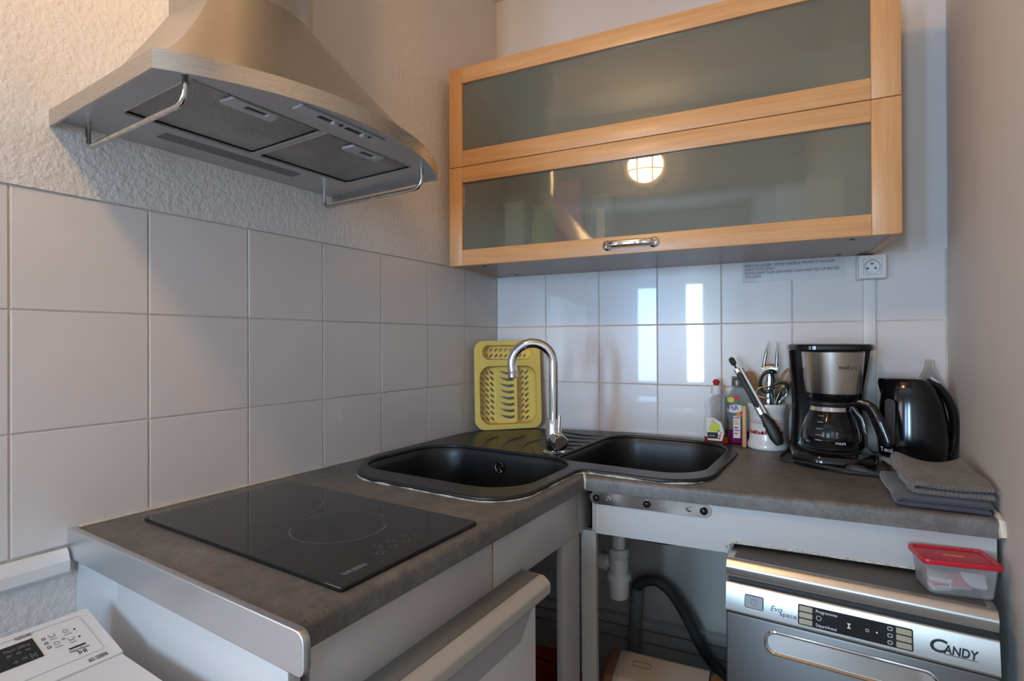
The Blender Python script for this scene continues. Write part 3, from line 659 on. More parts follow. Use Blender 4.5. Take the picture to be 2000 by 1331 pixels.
# ------------------------------------------------------------------ coffee maker
cm = thing('coffee_maker', 'black filter coffee maker with a brushed steel front and glass jug', 'coffee maker', wl(1.076, .185, ZT), A)
base = fillet([(-.092, .118, .02), (-.092, -.085, .06), (-.045, -.132, .05), (.055, -.132, .05), (.094, -.085, .06), (.092, .118, .02)], 6)
ob('base', loft([[(x*k, y*k, z) for x, y in base] for k, z in ((.98, 0), (1, .004), (1, .022), (.97, .031), (.9, .035))]), 'black', cm, True)
def ringr(z, x0, x1, y0, y1, r): return [(x, y, z) for x, y in rrect(x0, y0, x1, y1, r, 5)]
ob('water_tank', loft([ringr(.02, -.088, .088, .030, .118, .02), ringr(.10, -.084, .082, .034, .118, .02), ringr(.18, -.086, .080, .020, .118, .02), ringr(.24, -.092, .088, .0, .120, .02), ringr(.298, -.096, .096, -.01, .122, .02)]), 'black', cm, True)
ob('filter_housing', loft([[(.003+x*k, -.030+y*k*1.0, z) for x, y in ell(0, 0, .072, .080, 40)] for k, z in ((.70, .165), (.78, .172), (.80, .182), (.88, .182), (.98, .290), (1.0, .296))]), 'black', cm, True)
st_ = []
for k, z in ((.845, .184), (.850, .186), (.965, .2865), (.968, .2885)):
    st_.append([(.003+.0745*k*math.cos(a), -.030+.0845*k*math.sin(a), z) for a in [PI+.16+(PI-.32)*q/40 for q in range(41)]])
ob('steel_front', loft(st_, False, False, False), 'steelc', cm, True)
ob('lid', loft([[(x*k, -.008+y*k, z) for x, y in fillet([(-.098, .128, .02), (-.098, -.03, .03), (-.075, -.105, .07), (.075, -.105, .07), (.098, -.03, .03), (.098, .128, .02)], 6)] for k, z in ((.97, .292), (1, .295), (1, .304), (.97, .308), (.85, .310))]), 'black', cm, True)
text('lettering', 'PHILIPS', .0115, 'ink', cm, T(.010, -.1118, .245) @ RZ(.10) @ TV @ RX(-.09), sx=1.05)
ob('hot_plate', lathe([(0, .035), (.062, .035), (.064, .037), (.06, .040), (0, .040)], 36, (0, -.045, 0)), 'blackm', cm, True)
sw = plate('switch', [ell(.018, 0, .017, .008, 24)], .002, 'blackm', cm, T(0, -.118, .0315) @ RX(.35), .0008); 
plate('switch_light', [ell(.026, 0, .006, .003, 16)], .0008, 'red', cm, T(0, -.1185, .0338) @ RX(.35))
cj = thing('tmp', '', '')
bpy.data.objects.remove(cj)
jug = ob('jug_glass', lathe([(0, .0415), (.050, .0415), (.062, .050), (.068, .068), (.067, .085), (.060, .112), (.048, .138), (.043, .150), (.0425, .156), (.0405, .156), (.041, .150), (.046, .1375), (.058, .111), (.0645, .085), (.0655, .068), (.060, .0525), (.049, .0445), (0, .0445)], 44, (-.004, -.052, 0)), 'glass', cm, True)
ob('collar', lathe([(.046, .137), (.0475, .140), (.0455, .150), (.0435, .1515)], 40, (-.004, -.052, 0)), 'chrome', jug, True)
ob('jug_lid', lathe([(0, .166), (.03, .166), (.045, .162), (.047, .157), (.044, .152), (0, .152)], 40, (-.004, -.052, 0)), 'blackm', jug, True)
hp = smoothpath([(.038, -.060, .158), (.060, -.070, .160), (.078, -.080, .152), (.090, -.088, .128), (.100, -.094, .098), (.108, -.098, .070), (.106, -.098, .058)], 5)
ob('jug_handle', tube(hp, [.7]*4+[1.0]*12+[1.1]*10+[1.05, 1.0, .8, .6, .35], 14, flat=(.014, .0095, (.4, -.3, .1))), 'black', jug, True)
ob('handle_strap', tube([(.040, -.058, .150), (.060, -.068, .120), (.066, -.072, .085)], 1, 10, flat=(.010, .004, (.4, -.3, .1))), 'black', jug, True)
for i, z in enumerate((.070, .082, .097, .113, .128)):
    r_ = .0682-.0001 if z < .08 else .0682-(z-.075)*.36
    for a0, n_ in ((-2.12, 1), (-2.02, 1)): 
        x, y = -.004+(r_+.0006)*math.cos(a0), -.052+(r_+.0006)*math.sin(a0)
        plate('level_mark', [[(-.0035, 0), (.0035, 0), (.0035, .0011), (-.0035, .0011)]], .0001, 'inkwhite', jug, T(x, y, z) @ RZ(a0+PI/2) @ TV)
text('lettering', 'PHILIPS', .0075, 'inkwhite', jug, T(.000, -.1205, .063) @ TV, sx=.9)
cp = smoothpath([(-.085, .09, .008), (-.105, .03, .006), (-.118, -.03, .0055), (-.110, -.072, .0055), (-.070, -.085, .0055), (-.02, -.132, .0055), (.02, -.155, .0055), (.07, -.160, .0055), (.105, -.164, .0055), (.122, -.163, .0055)], 8)
ob('power_cord', tube(cp, .0036, 8), 'rubber', cm, True)
ob('power_cord', tube(smoothpath([(.105, .10, .006), (.118, .02, .006), (.118, -.07, .006), (.095, -.130, .006), (.04, -.150, .0075), (-.02, -.148, .012), (-.06, -.118, .012), (-.10, -.06, .0055)], 8), .0034, 8), 'rubber', cm, True)
ob('plug', tube([(.02, -.142, .013), (.03, -.146, .013), (.05, -.152, .012), (.062, -.156, .010), (.085, -.162, .008)], [.008, .012, .011, .007, .0045], 14), 'rubber', cm, True)

# ------------------------------------------------------------------ kettle
kt = thing('electric_kettle', 'glossy black electric kettle with a grey water gauge in the corner', 'kettle', wl(1.262, .150, ZT), A, rot=(0, 0, A-.15))
ob('power_base', lathe([(0, 0), (.070, 0), (.074, .003), (.074, .013), (.068, .018), (0, .018)], 40), 'greypl', kt, True)
def kring(z, xl, xr, ry): 
    out = []
    for i in range(44):
        a = 2*PI*i/44; c, s = math.cos(a), math.sin(a); e = .86
        x = (abs(c)**e)*(1 if c > 0 else -1); y = (abs(s)**e)*(1 if s > 0 else -1)
        out.append(((xr if x > 0 else xl)*x, ry*y, z))
    return out
ob('body', loft([kring(.019, .068, .066, .062), kring(.026, .072, .071, .066), kring(.06, .074, .074, .067), kring(.11, .072, .073, .064), kring(.16, .068, .064, .058), kring(.195, .064, .050, .052), kring(.212, .061, .038, .047), kring(.219, .056, .028, .042), kring(.221, .04, .016, .03)]), 'black', kt, True, 50)
ob('spout', loft([[(-.056, -.020, .178), (-.056, .020, .178), (-.066, 0, .178)], [(-.05, -.024, .205), (-.05, .024, .205), (-.072, 0, .206)], [(-.045, -.022, .219), (-.045, .022, .219), (-.070, 0, .218)]]), 'black', kt, True, 50)
hp = smoothpath([(.018, 0, .214), (.040, 0, .209), (.058, 0, .193), (.074, 0, .165), (.083, 0, .130), (.085, 0, .095), (.082, 0, .062), (.074, 0, .034), (.060, 0, .022)], 6)
ob('handle', tube(hp, [.8]*4+[1]*40+[.9]*5, 16, flat=(.010, .0165, (1, 0, .2))), 'black', kt, True)
plate('thumb_release', [rrect(-.012, -.010, .012, .010, .006)], .003, 'greypl', kt, T(.046, 0, .2165) @ RY(.75), .001)
plate('water_gauge', [fillet([(-.011, .056, .010), (.012, .056, .008), (.015, .168, .012), (-.010, .172, .012)], 6)], .0015, 'gauge', kt, T(-.0470, -.0535, 0) @ RZ(-.60) @ TV @ RX(.03), .0008)
for i in range(3): plate('gauge_mark', [ell(.002, .078+i*.032, .0018, .0018, 10)], .0004, 'inkgrey', kt, T(-.0477, -.0547, 0) @ RZ(-.60) @ TV @ RX(.03))
text('lettering', 'Tefal', .016, 'inkwhite', kt, T(-.0685, -.0500, .036) @ RZ(-.62) @ TV, sx=1)

# clear bottle in the corner behind the kettle
o = ob('clear_bottle', lathe([(0, 0), (.030, 0), (.033, .006), (.033, .170), (.0325, .19), (.026, .215), (.0165, .238), (.0125, .246), (.0125, .252), (.0148, .252), (.0148, .255), (.0125, .256), (.0125, .258), (.0145, .2585), (.0145, .263), (.0128, .264), (.0112, .264), (.0112, .244), (.024, .214), (.0308, .189), (.0314, .008), (0, .003)], 36), 'clearpet', None, True)
o.location = wl(1.322, .038, ZT); tag(o, 'empty clear plastic bottle in the corner behind the kettle', 'bottle')

# ------------------------------------------------------------------ washing-up bottles
def bottle(name, label, s, d, rz, prof, asp, mat, liq, liqh):
    r = thing(name, label, 'bottle', wl(s, d, ZT), A+rz, 'washing-up liquid bottles by the sink')
    sh = [(x*1.0, z) for x, z in prof]
    def ob_(nm, pf, m, par=None):
        bm = lathe(pf, 36); bmesh.ops.scale(bm, vec=(1, asp, 1), verts=bm.verts); return ob(nm, bm, m, par or r, True)
    inner = [(max(x-.0012, 0), z+(.0015 if i < 2 else 0)) for i, (x, z) in enumerate(sh)]
    ob_('shell', sh+list(reversed(inner)), mat)
    lq = [(max(x-.0016, 0), z+.002) for x, z in sh if z <= liqh]; lq.append((lq[-1][0], liqh+.002)); lq.append((0, liqh+.002)); ob_('liquid', lq, liq)
    return r
b1 = bottle('soap_bottle', 'clear soap bottle with a red push cap and lime label beside the sink', .787, .066, .15, [(0, 0), (.033, 0), (.037, .006), (.037, .045), (.036, .07), (.032, .09), (.0305, .10), (.033, .115), (.034, .128), (.030, .140), (.020, .150), (.013, .154), (.013, .160)], .62, 'clearpet', 'liqred', .022)
ob('cap', lathe([(0, .154), (.0155, .154), (.0160, .156), (.0150, .178), (.0135, .181), (.0075, .182), (0, .182)], 28), 'whitepl', b1, True)
ob('push_top', lathe([(.0075, .181), (.0080, .186), (.0105, .190), (.0105, .194), (.0075, .197), (.004, .2), (0, .2)], 10), 'red', b1, True)
lb = plate('label', [fillet([(-.024, .016, .004), (.018, .014, .004), (.024, .04, .01), (.016, .07, .012), (-.004, .084, .012), (-.026, .084, .006)], 5)], .0004, 'labw', b1, T(-.004, -.0243, 0) @ TV)
plate('label_print', [fillet([(-.024, .044, .006), (.010, .040, .006), (.012, .066, .010), (-.010, .072, .008)], 5)], .0002, 'laby', lb, T(-.004, -.0249, 0) @ TV)
plate('label_print', [rrect(-.024, .021, .006, .040, .002)], .0002, 'labb', lb, T(-.004, -.0250, 0) @ TV)
text('lettering', 'US', .013, 'labp', lb, T(-.020, -.0250, .070) @ TV); text('lettering', 'Citron', .006, 'inkwhite', lb, T(-.023, -.0253, .028) @ TV)
for x, z, m in ((.012, .030, 'labr'), (.010, .022, 'labg'), (.015, .038, 'labo'), (.008, .045, 'labg')): plate('label_print', [ell(x, z, .0035, .003, 10)], .0002, m, lb, T(-.004, -.0250, 0) @ TV)
b2 = bottle('soap_bottle', 'clear soap bottle with a grey cap and blue lettering, half behind the red-capped one', .846, .0265, .10, [(0, 0), (.034, 0), (.038, .006), (.038, .06), (.037, .10), (.0355, .13), (.031, .155), (.022, .170), (.015, .176), (.013, .180)], .60, 'clearpet', 'liqmag', .038)
ob('cap', lathe([(0, .178), (.0165, .178), (.017, .180), (.0165, .196), (.015, .199), (0, .199)], 28), 'gunmetal', b2, True)
box('flip_lid', -.017, .010, -.011, .011, .2, .207, 'gunmetal', b2, .003)
lb = plate('label', [fillet([(-.010, .02, .002), (.010, .02, .002), (.010, .088, .002), (-.010, .088, .002)], 3)], .0003, 'labw', b2, T(-.004, -.0240, 0) @ TV)
plate('label_print', [ell(-.008, .110, .024, .0125, 24, .12)], .0003, 'labw', lb, T(0, -.0240, 0) @ TV)
text('lettering', 'MiR', .021, 'labbl', lb, T(-.029, -.0250, .103) @ TV @ RZ(.10), sx=1.0, spacing=.9)
for x, z, r_, m in ((-.020, .137, .010, 'laby'), (-.004, .143, .008, 'labr'), (.010, .128, .006, 'labg'), (.004, .092, .008, 'labo'), (.0125, .096, .006, 'labr'), (.013, .113, .005, 'laby')): plate('label_print', [ell(x, z, r_, r_*.9, 14)], .0002, m, lb, T(-.001, -.0246, 0) @ TV)
for i, (z, m) in enumerate(((.080, 'inkgrey'), (.070, 'labo'), (.062, 'labo'), (.050, 'labbl'), (.042, 'labp'), (.032, 'labr'))): plate('label_print', [rrect(-.008, z, .007-(i % 2)*.004, z+.004, .001, 2)], .0002, m, lb, T(-.004, -.0246, 0) @ TV)

# ------------------------------------------------------------------ crock and utensils
ck_s, ck_d = .928, .072
ck = thing('utensil_crock', 'white ceramic crock with a red printed band holding the cooking tools', 'crock', wl(ck_s, ck_d, ZT), A)
ob('pot', lathe([(0, 0), (.050, 0), (.0545, .004), (.0555, .014), (.0515, .022), (.0490, .030), (.0480, .060), (.0482, .095), (.0495, .108), (.0520, .113), (.0520, .117), (.0535, .120), (.0545, .126), (.0535, .132), (.0515, .134), (.0490, .131), (.0465, .118), (.0445, .05), (.044, .012), (0, .010)], 44), 'ceramic', ck, True)
def wrapm(a, z, r=.0487): return T(r*math.cos(a), r*math.sin(a), z) @ RZ(a+PI/2) @ TV
for a in [-2.75+i*.17 for i in range(13)]: plate('print', [rrect(-.0041, 0, .0041, .0016, .0005, 2)], .0001, 'labr', ck, wrapm(a, .078))
for i, a in enumerate([-2.75+i*.14 for i in range(16)]): plate('print', [ell(0, 0, .0016, .0016, 8)], .0001, 'labr' if i % 3 else 'labbl', ck, wrapm(a, .083+(i*7 % 5)*.0014))
for i, a in enumerate([-2.70+i*.17 for i in range(13)]):
    h = (.013, .009, .011)[i % 3]; plate('print', [[(-.0035, 0), (.0035, 0), (.0035, h*.65), (0, h), (-.0035, h*.65)]], .0001, ('labr', 'labr', 'ink')[i % 3], ck, wrapm(a, .046))
GR = 'cooking tools in the crock'
def tool(name, label, cat): return thing(name, label, cat, wl(ck_s, ck_d, ZT), A, GR)
t = tool('wooden_spatula', 'broad wooden spatula leaning left in the crock', 'spatula')
ob('blade', tube([(-.004, -.004, .012), (-.012, 0, .08), (-.020, .002, .12), (-.028, .004, .145), (-.040, .008, .19), (-.047, .010, .212), (-.049, .011, .222), (-.050, .011, .227)], [.4, .45, .55, 1, 1.05, .95, .7, .3], 14, flat=(.016, .005, (1, 0, .2))), 'woodspoon', t, True)
t = tool('wooden_spoon', 'wooden spoon with its bowl half hidden by the coffee maker', 'spoon')
ob('handle', tube([(.018, .022, .014), (.023, .027, .10), (.034, .034, .175)], [.005, .0055, .006], 10), 'woodspoon', t, True)
ob('spoon_bowl', loft([[(x*k+.040+.03*q, .034+y0, .168+q*.075) for x, y0 in ell(0, 0, .020, .006, 16)] for q, k in ((0, .3), (.15, .62), (.4, .95), (.65, 1), (.88, .7), (1, .15))]), 'woodspoon', t, True)
t = tool('carving_fork', 'two-pronged carving fork standing tallest in the crock', 'fork')
ob('shank', tube([(.000, .010, .012), (.006, .016, .12), (.010, .020, .225), (.0105, .021, .245)], 1, 10, flat=(.011, .003, (1, 0, 0))), 'chrome_dull', t, True)
ob('neck', tube([(-.010, .021, .228), (.010, .021, .236), (.029, .021, .232)], 1, 10, flat=(.006, .013, (0, 1, 0))), 'chrome', t, True)
for x0, x1 in ((-.008, .006), (.026, .030)): ob('prong', tube(smoothpath([(x0, .021, .236), (x0+(x1-x0)*.2, .021, .262), (x1, .022, .316)], 4), [.0055]*3+[.0048]*3+[.003, .002, .0012], 10), 'chrome_dull', t, True)
t = tool('scissors', 'scissors with dark green loop handles standing point down in the crock', 'scissors')
for cx, cz, rx, rz_, rot in ((.000, .196, .017, .030, -.15), (.032, .178, .023, .017, .35)):
    ob('handle_loop', tube([(p[0], -.012, p[1]) for p in ell(cx, cz, rx, rz_, 28, rot)], 1, 10, flat=(.006, .0048, (0, 1, 0)), closed=True), 'greenpl', t, True)
ob('shank', tube([(.010, -.012, .170), (.018, -.014, .13), (.014, -.004, .02)], 1, 10, flat=(.004, .008, (0, 1, 0))), 'greenpl', t, True); ob('shank', tube([(.032, -.014, .162), (.022, -.014, .13), (.012, -.004, .02)], 1, 10, flat=(.004, .007, (0, 1, 0))), 'greenpl', t, True)
t = tool('wire_tool', 'steel wire-loop handle of a kitchen tool beside the scissors', 'kitchen tool')
ob('wire_handle', tube(smoothpath([(.005, -.030, .15), (-.022, -.030, .155), (-.026, -.030, .172), (-.012, -.028, .182), (.012, -.026, .180), (.020, -.020, .15), (.014, -.010, .06)], 6), .0026, 8), 'chrome', t, True)
ob('wire_handle', tube(smoothpath([(.020, -.026, .132), (.030, -.026, .160), (.044, -.024, .186), (.052, -.024, .176), (.048, -.022, .158), (.030, -.020, .135), (.018, -.010, .06)], 6), .0024, 8), 'chrome', t, True)
# tongs leaning against the outside of the crock, heads down
tg_ = thing('kitchen_tongs', 'black and steel tongs leaning head-down against the front of the crock', 'tongs', wl(ck_s, ck_d, ZT), A)
q0 = Vector((-.094, -.052, .262)); q1 = Vector((.026, -.080, .030))
def tl(t_, dx=0, dy=0): v = q0.lerp(q1, t_); return (v.x+dx, v.y+dy, v.z)
ob('hang_loop', tube([tl(-.03), tl(-.025), tl(-.01), tl(.02), tl(.05), tl(.065), tl(.07)], [.2, .6, .95, 1, .9, .55, .3], 14, flat=(.0085, .0075, (1, 0, .5))), 'rubber', tg_, True)
ob('hang_loop', tube([tl(.05), tl(.12)], .0028, 8), 'rubber', tg_, True)
for dx, dy in ((0, -.008), (.009, .005)): 
    ob('arm', tube([tl(.11, dx, dy), tl(.12, dx, dy), tl(.40, dx, dy), tl(.66, dx, dy), tl(.68, dx, dy)], 1, 10, flat=(.0085, .003, (1, 0, .5))), 'alu', tg_, True)
ob('grip', tube([tl(.15, 0, -.011), tl(.18, 0, -.0115), tl(.40, 0, -.0115), tl(.55, 0, -.0115), tl(.58, 0, -.011)], [.4, 1, 1, 1, .4], 12, flat=(.0065, .003, (1, 0, .5))), 'rubber', tg_, True)
for dx, dy, k in ((0, -.008, 1), (.006, .004, .9)):
    pts = [tl(.66+.36*q, dx+.004*math.sin(q*PI), dy) for q in [i/10 for i in range(11)]]
    ob('tong_head', tube(pts, [.9*k, 1.0*k, 1.3*k, 1.75*k, 1.55*k, 1.9*k, 1.7*k, 1.85*k, 1.55*k, 1.25*k, .6*k], 14, flat=(.0085, .0042, (1, 0, .5))), 'blackm', tg_, True)
# chopping board sliver behind the crock
o = ob('wooden_block', (lambda b: (bx(b, -.006, .006, -.012, .012, .0, .125), bev(b, .004, 3), b)[2])(bmesh.new()), 'maple_v', None, True); o.location = wl(.8665, .088, ZT+.0005); o.rotation_euler = (0, 0, A); tag(o, 'small upright piece of wood between the soap bottles and the crock', 'wood block')

# ------------------------------------------------------------------ folded towels
def folded(name, W, D, th, layers, mat, label, loc, rz, amp, sag, seed):
    """cloth folded back and forth: a serpentine profile swept along its depth"""
    mid = []; z = th/2
    for L in range(layers):
        xs_ = [W*k/14 for k in range(15)]
        if L % 2 == 0: xs_ = xs_[::-1]
        mid += [(x, z) for x in xs_]
        if L < layers-1:
            cx = 0 if L % 2 == 0 else W; sg_ = -1 if L % 2 == 0 else 1
            for a in (30, 60, 90, 120, 150): mid.append((cx+sg_*th*.62*math.sin(math.radians(a)), z+th*.5-th*.5*math.cos(math.radians(a))))
            z += th
    rings = []; ny = 16
    for j in range(ny+1):
        y = -D/2+D*j/ny; ring = []
        n = len(mid); edge = min(j, ny-j); kk = .45 if edge == 0 else (.85 if edge == 1 else 1)
        up = []; dn = []
        for i, (x, zz) in enumerate(mid):
            tx, tz = (mid[min(i+1, n-1)][0]-mid[max(i-1, 0)][0], mid[min(i+1, n-1)][1]-mid[max(i-1, 0)][1]); l_ = math.hypot(tx, tz); nx, nz = -tz/l_, tx/l_
            h = zz/(layers*th); wob = amp*h*noise.noise(Vector((x*9+seed, y*9, zz*3)))+sag(x/W, j/ny)*h
            sx_ = amp*.8*noise.noise(Vector((seed+7, y*14, zz*30)))
            up.append((x+sx_+nx*th*.47*kk, y, zz+wob+nz*th*.47*kk)); dn.append((x+sx_-nx*th*.47*kk, y, zz+wob-nz*th*.47*kk))
        rings.append(up+dn[::-1])
    bm = loft(rings); 
    o = ob(name, bm, mat, None, True, 80); o.location = loc; o.rotation_euler = (0, 0, rz); return tag(o, label, 'towel', 'folded towels on the worktop')
tw = wl(1.160, .47, ZT+.0005)
folded('folded_towel', .132, .235, .0105, 2, 'towel_b', 'blue-grey folded towel, the lower one on the worktop end', (tw.x, tw.y, tw.z), .07, .004, lambda u, v: 0, 3)
tw = wl(1.188, .465, ZT+.0222)
folded('folded_towel', .112, .225, .0150, 2, 'towel_t', 'taupe waffle-weave folded cloth lying on top of the blue-grey towel', (tw.x, tw.y, tw.z), .09, .010, lambda u, v: .022*(1-u)**2*v*v+.018*u*u*v*v-.012*math.sin(u*PI)*v, 11)

# ------------------------------------------------------------------ small fridge under the hob
fr = thing('under_counter_fridge', 'white fridge under the hob with a beige grip rail along the door top', 'fridge', (0, 0, 0))
Y0, Y1 = -1.288, -.800
box('cabinet', .08, .560, Y0, Y1, ZF+.02, .738, 'white', fr, .004)
box('door', .564, .622, Y0, Y1, ZF+.08, .700, 'white', fr, .006)
prof = fillet([(.566, .700, .002), (.618, .700, .004), (.632, .714, .006), (.648, .722, .006), (.648, .742, .008), (.634, .7535, .006), (.566, .7535, .004)], 4)
ob('grip_rail', loft([[(x, y, z) for x, z in prof] for y in (Y0, Y1+.008)]), 'rail', fr, True)
box('rail_top', .568, .625, Y0+.002, Y1+.004, .7536, .7556, 'raildk', fr, .0008)
plate('grip_recess', [[(Y0+.02, .655), (Y1-.06, .655), (Y1-.02, .698), (Y0+.02, .698)]], .0006, 'greypl', fr, Matrix(((0, 0, 1, .6226), (1, 0, 0, 0), (0, 1, 0, 0), (0, 0, 0, 1))))
box('sticker', .6222, .6230, Y0+.05, Y0+.30, .56, .685, 'whitepl', fr)

# ------------------------------------------------------------------ dishwasher
DX0, DX1, DY, DZ = .921, 1.335, -.545, .762
dw = thing('dishwasher', 'silver slimline dishwasher with a dark display below the worktop', 'dishwasher', (DX0, DY, 0)); DW_ = DX1-DX0
box('cabinet', .004, DW_-.004, .030, .46, ZF+.01, DZ-.012, 'raildk', dw, .003)
prof = fillet([(.44, DZ-.034, .002), (-.002, DZ-.034, .004), (-.006, DZ-.014, .008), (.004, DZ, .010), (.44, DZ, .002)], 5)
tp_ = ob('top_cap', loft([[(x, y, z) for y, z in prof] for x in (0, .003, DW_-.003, DW_)]), 'silver', dw, True)
box('top_inlay', .012, DW_-.012, .012, .43, DZ, DZ+.0008, 'dwtop', tp_)
# control panel: leans back towards the top
zc0, zc1 = .660, DZ-.044
prof = fillet([(.03, zc0, .002), (-.016, zc0, .006), (-.006, zc1, .004), (.03, zc1, .002)], 4)
cpn = ob('control_panel', loft([[(x, y, z) for y, z in prof] for x in (0, .003, DW_-.003, DW_)]), 'silver', dw, True)
box('panel_gap', .004, DW_-.004, .008, .03, zc1, DZ-.034, 'blackm', dw)
ca = math.atan2(.010, zc1-zc0); ch0 = math.hypot(.010, zc1-zc0)
MC = T(0, -.0162, zc0) @ RX(-ca) @ TV @ T(0, -.007, 0)       # local x along the panel, local y up the slope
def onp(dz): return MC @ T(0, 0, dz)
b_ = plate('power_button', [rrect(.036, .026, .068, .049, .002)], .001, 'dwdoor', cpn, onp(.001), .0004)
plate('button_outline', [rrect(.035, .025, .069, .050, .003), rrect(.0362, .0262, .0678, .0488, .002)], .0003, 'ink', cpn, onp(.0006))
plate('power_mark', [ell(.052, .0375, .006, .006, 24), ell(.052, .0375, .0052, .0052, 24)], .0002, 'inkgrey', cpn, onp(.0024)); plate('power_mark', [[(.0516, .036), (.0524, .036), (.0524, .041), (.0516, .041)]], .0002, 'inkgrey', cpn, onp(.0024))
text('lettering', 'Evo', .014, 'inkblue', cpn, onp(.0006) @ T(.080, .030, 0), shear=.3); text('lettering', 'space', .0115, 'inkblue', cpn, onp(.0006) @ T(.097, .0245, 0), sx=1.15)
plate('display', [rrect(.128, .018, .302, .054, .003)], .0010, 'screen', cpn, onp(.0006), .0003)
for x0 in (.130, .278):
    for k in range(3): plate('button', [rrect(x0, .020+k*.0113, x0+.022, .0295+k*.0113, .0015, 3)], .0012, 'gold', cpn, onp(.0018), .0004)
text('lettering', 'Programmes', .0075, 'inkwhite', cpn, onp(.0019) @ T(.157, .0455, 0), sx=.9); text('lettering', 'D\u00e9part/Annul', .0075, 'inkwhite', cpn, onp(.0019) @ T(.157, .0215, 0), sx=.8)
plate('clock_mark', [ell(.162, .0365, .0042, .0042, 18), ell(.162, .0365, .0035, .0035, 18)], .0001, 'inkwhite', cpn, onp(.0018))
plate('hourglass_mark', [[(.206, .031), (.212, .031), (.2094, .0355), (.212, .040), (.206, .040), (.2086, .0355)]], .0001, 'inkwhite', cpn, onp(.0018))
plate('tab_mark', [rrect(.234, .033, .239, .038, .001, 2), rrect(.2347, .0337, .2383, .0373, .0006, 2)], .0001, 'inkwhite', cpn, onp(.0018)); plate('snow_mark', [ell(.2505, .0355, .0016, .0016, 6)], .0001, 'inkwhite', cpn, onp(.0018))
for k in range(3): plate('wash_mark', [rrect(.266, .0215+k*.0113, .273, .0275+k*.0113, .0015, 3), rrect(.2668, .0223+k*.0113, .2722, .0267+k*.0113, .001, 3)], .0001, 'inkwhite', cpn, onp(.0018))
text('lettering', 'C', .029, 'ink', cpn, onp(.0006) @ T(.322, .028, 0), sx=1.15, shear=.15, bold=.0006); text('lettering', 'ANDY', .0195, 'ink', cpn, onp(.0006) @ T(.3425, .0285, 0), fit=.046, shear=.15, bold=.0005)
plate('logo_swash', [fillet([(.3425, .0262, .0004), (.384, .0262, .0004), (.388, .0270, .0004), (.3425, .0270, .0004)], 2)], .0002, 'ink', cpn, onp(.0004))
bm = bmesh.new(); bx(bm, 0, DW_, -.010, .03, ZF+.10, zc0-.001); bev(bm, .004, 2)
dd = ob('door', bm, 'dwdoor', dw, True)
hpoly = rrect(.070, .598, .338, .645, .020, 8)
ob('handle_recess', loft([[((x-.21)*k+.21, y, (z-.6215)*k2+.6215) for x, z in hpoly] for k, k2, y in ((1.0, 1.0, -.0105), (1.0, 1.0, -.0135), (.985, .90, -.0145), (.965, .76, -.0115), (.955, .70, -.0102), (.955, .68, -.0102))], True, True), 'chrome', dd, True, 50)
box('plinth', .01, DW_-.01, .01, .03, ZF, ZF+.098, 'blackm', dw)

# plastic tub with tablets on the dishwasher
ang = math.radians(13.5)
tb = thing('plastic_tub', 'milky plastic tub with a red lid standing on the dishwasher', 'tub', (1.2865, -.4840, DZ+.0012), ang)
def tubring(k, z, hx=.0525, hy=.0355): return [(x*k, y*k, z) for x, y in rrect(-hx, -hy, hx, hy, .010, 5)]
ob('tub', loft([tubring(.84, 0), tubring(.90, .003), tubring(1.0, .054), tubring(1.0, .056), tubring(.975, .056), tubring(.965, .053), tubring(.87, .005), tubring(.84, .003)]), 'cleartub', tb, True)
lidr = lambda k, z: [(x*k, y*k, z) for x, y in rrect(-.0575, -.0395, .0575, .0395, .010, 5)]
ob('lid', loft([lidr(.99, .053), lidr(1.0, .0545), lidr(1.0, .059), lidr(.985, .0615), lidr(.90, .0615), lidr(.87, .0585), lidr(.3, .0585)]), 'redlid', tb, True)
plate('lid_print', [fillet([(-.016, -.002, .001), (-.004, .001, .001), (.008, -.003, .001), (.018, -.001, .001), (.014, .004, .001), (.004, .003, .001), (-.006, .006, .001), (-.014, .004, .001)], 3)], .0002, 'labo', tb, T(0, 0, .0587))
random.seed(5)
TL = ['lying flat under another at the tub corner', 'resting on the flat one at the tub corner', 'leaning steeply in the middle of the tub', 'standing steepest near the wall end of the tub', 'lying flat behind the leaning one', 'lying low at the back by the wall', 'tipped in the back corner of the tub']
for i, (x, y, z, rx, rz_) in enumerate([(-.026, -.010, .010, .1, .3), (-.024, -.008, .0215, .25, -.2), (.002, -.012, .019, .75, .2), (.024, -.010, .022, .9, -.15), (.0, .014, .011, .1, .8), (.028, .012, .012, .2, .1), (-.026, .012, .016, .3, 1.2)]):
    t = thing('dishwasher_tablet', 'white and pink dishwasher tablet '+TL[i], 'tablet', (0, 0, 0), 0, 'tablets in the tub')
    Mw = T(1.2865, -.4840, DZ+.0012) @ RZ(ang) @ T(x, y, z) @ RZ(rz_) @ RX(rx+(PI if i in (1, 3, 4) else 0)); t.matrix_world = Mw
    box('white_layer', -.017, .017, -.012, .012, -.006, .0035, 'tab_w', t, .002); box('pink_layer', -.0168, .0168, -.0118, .0118, .0035, .006, 'tab_p', t, .002)

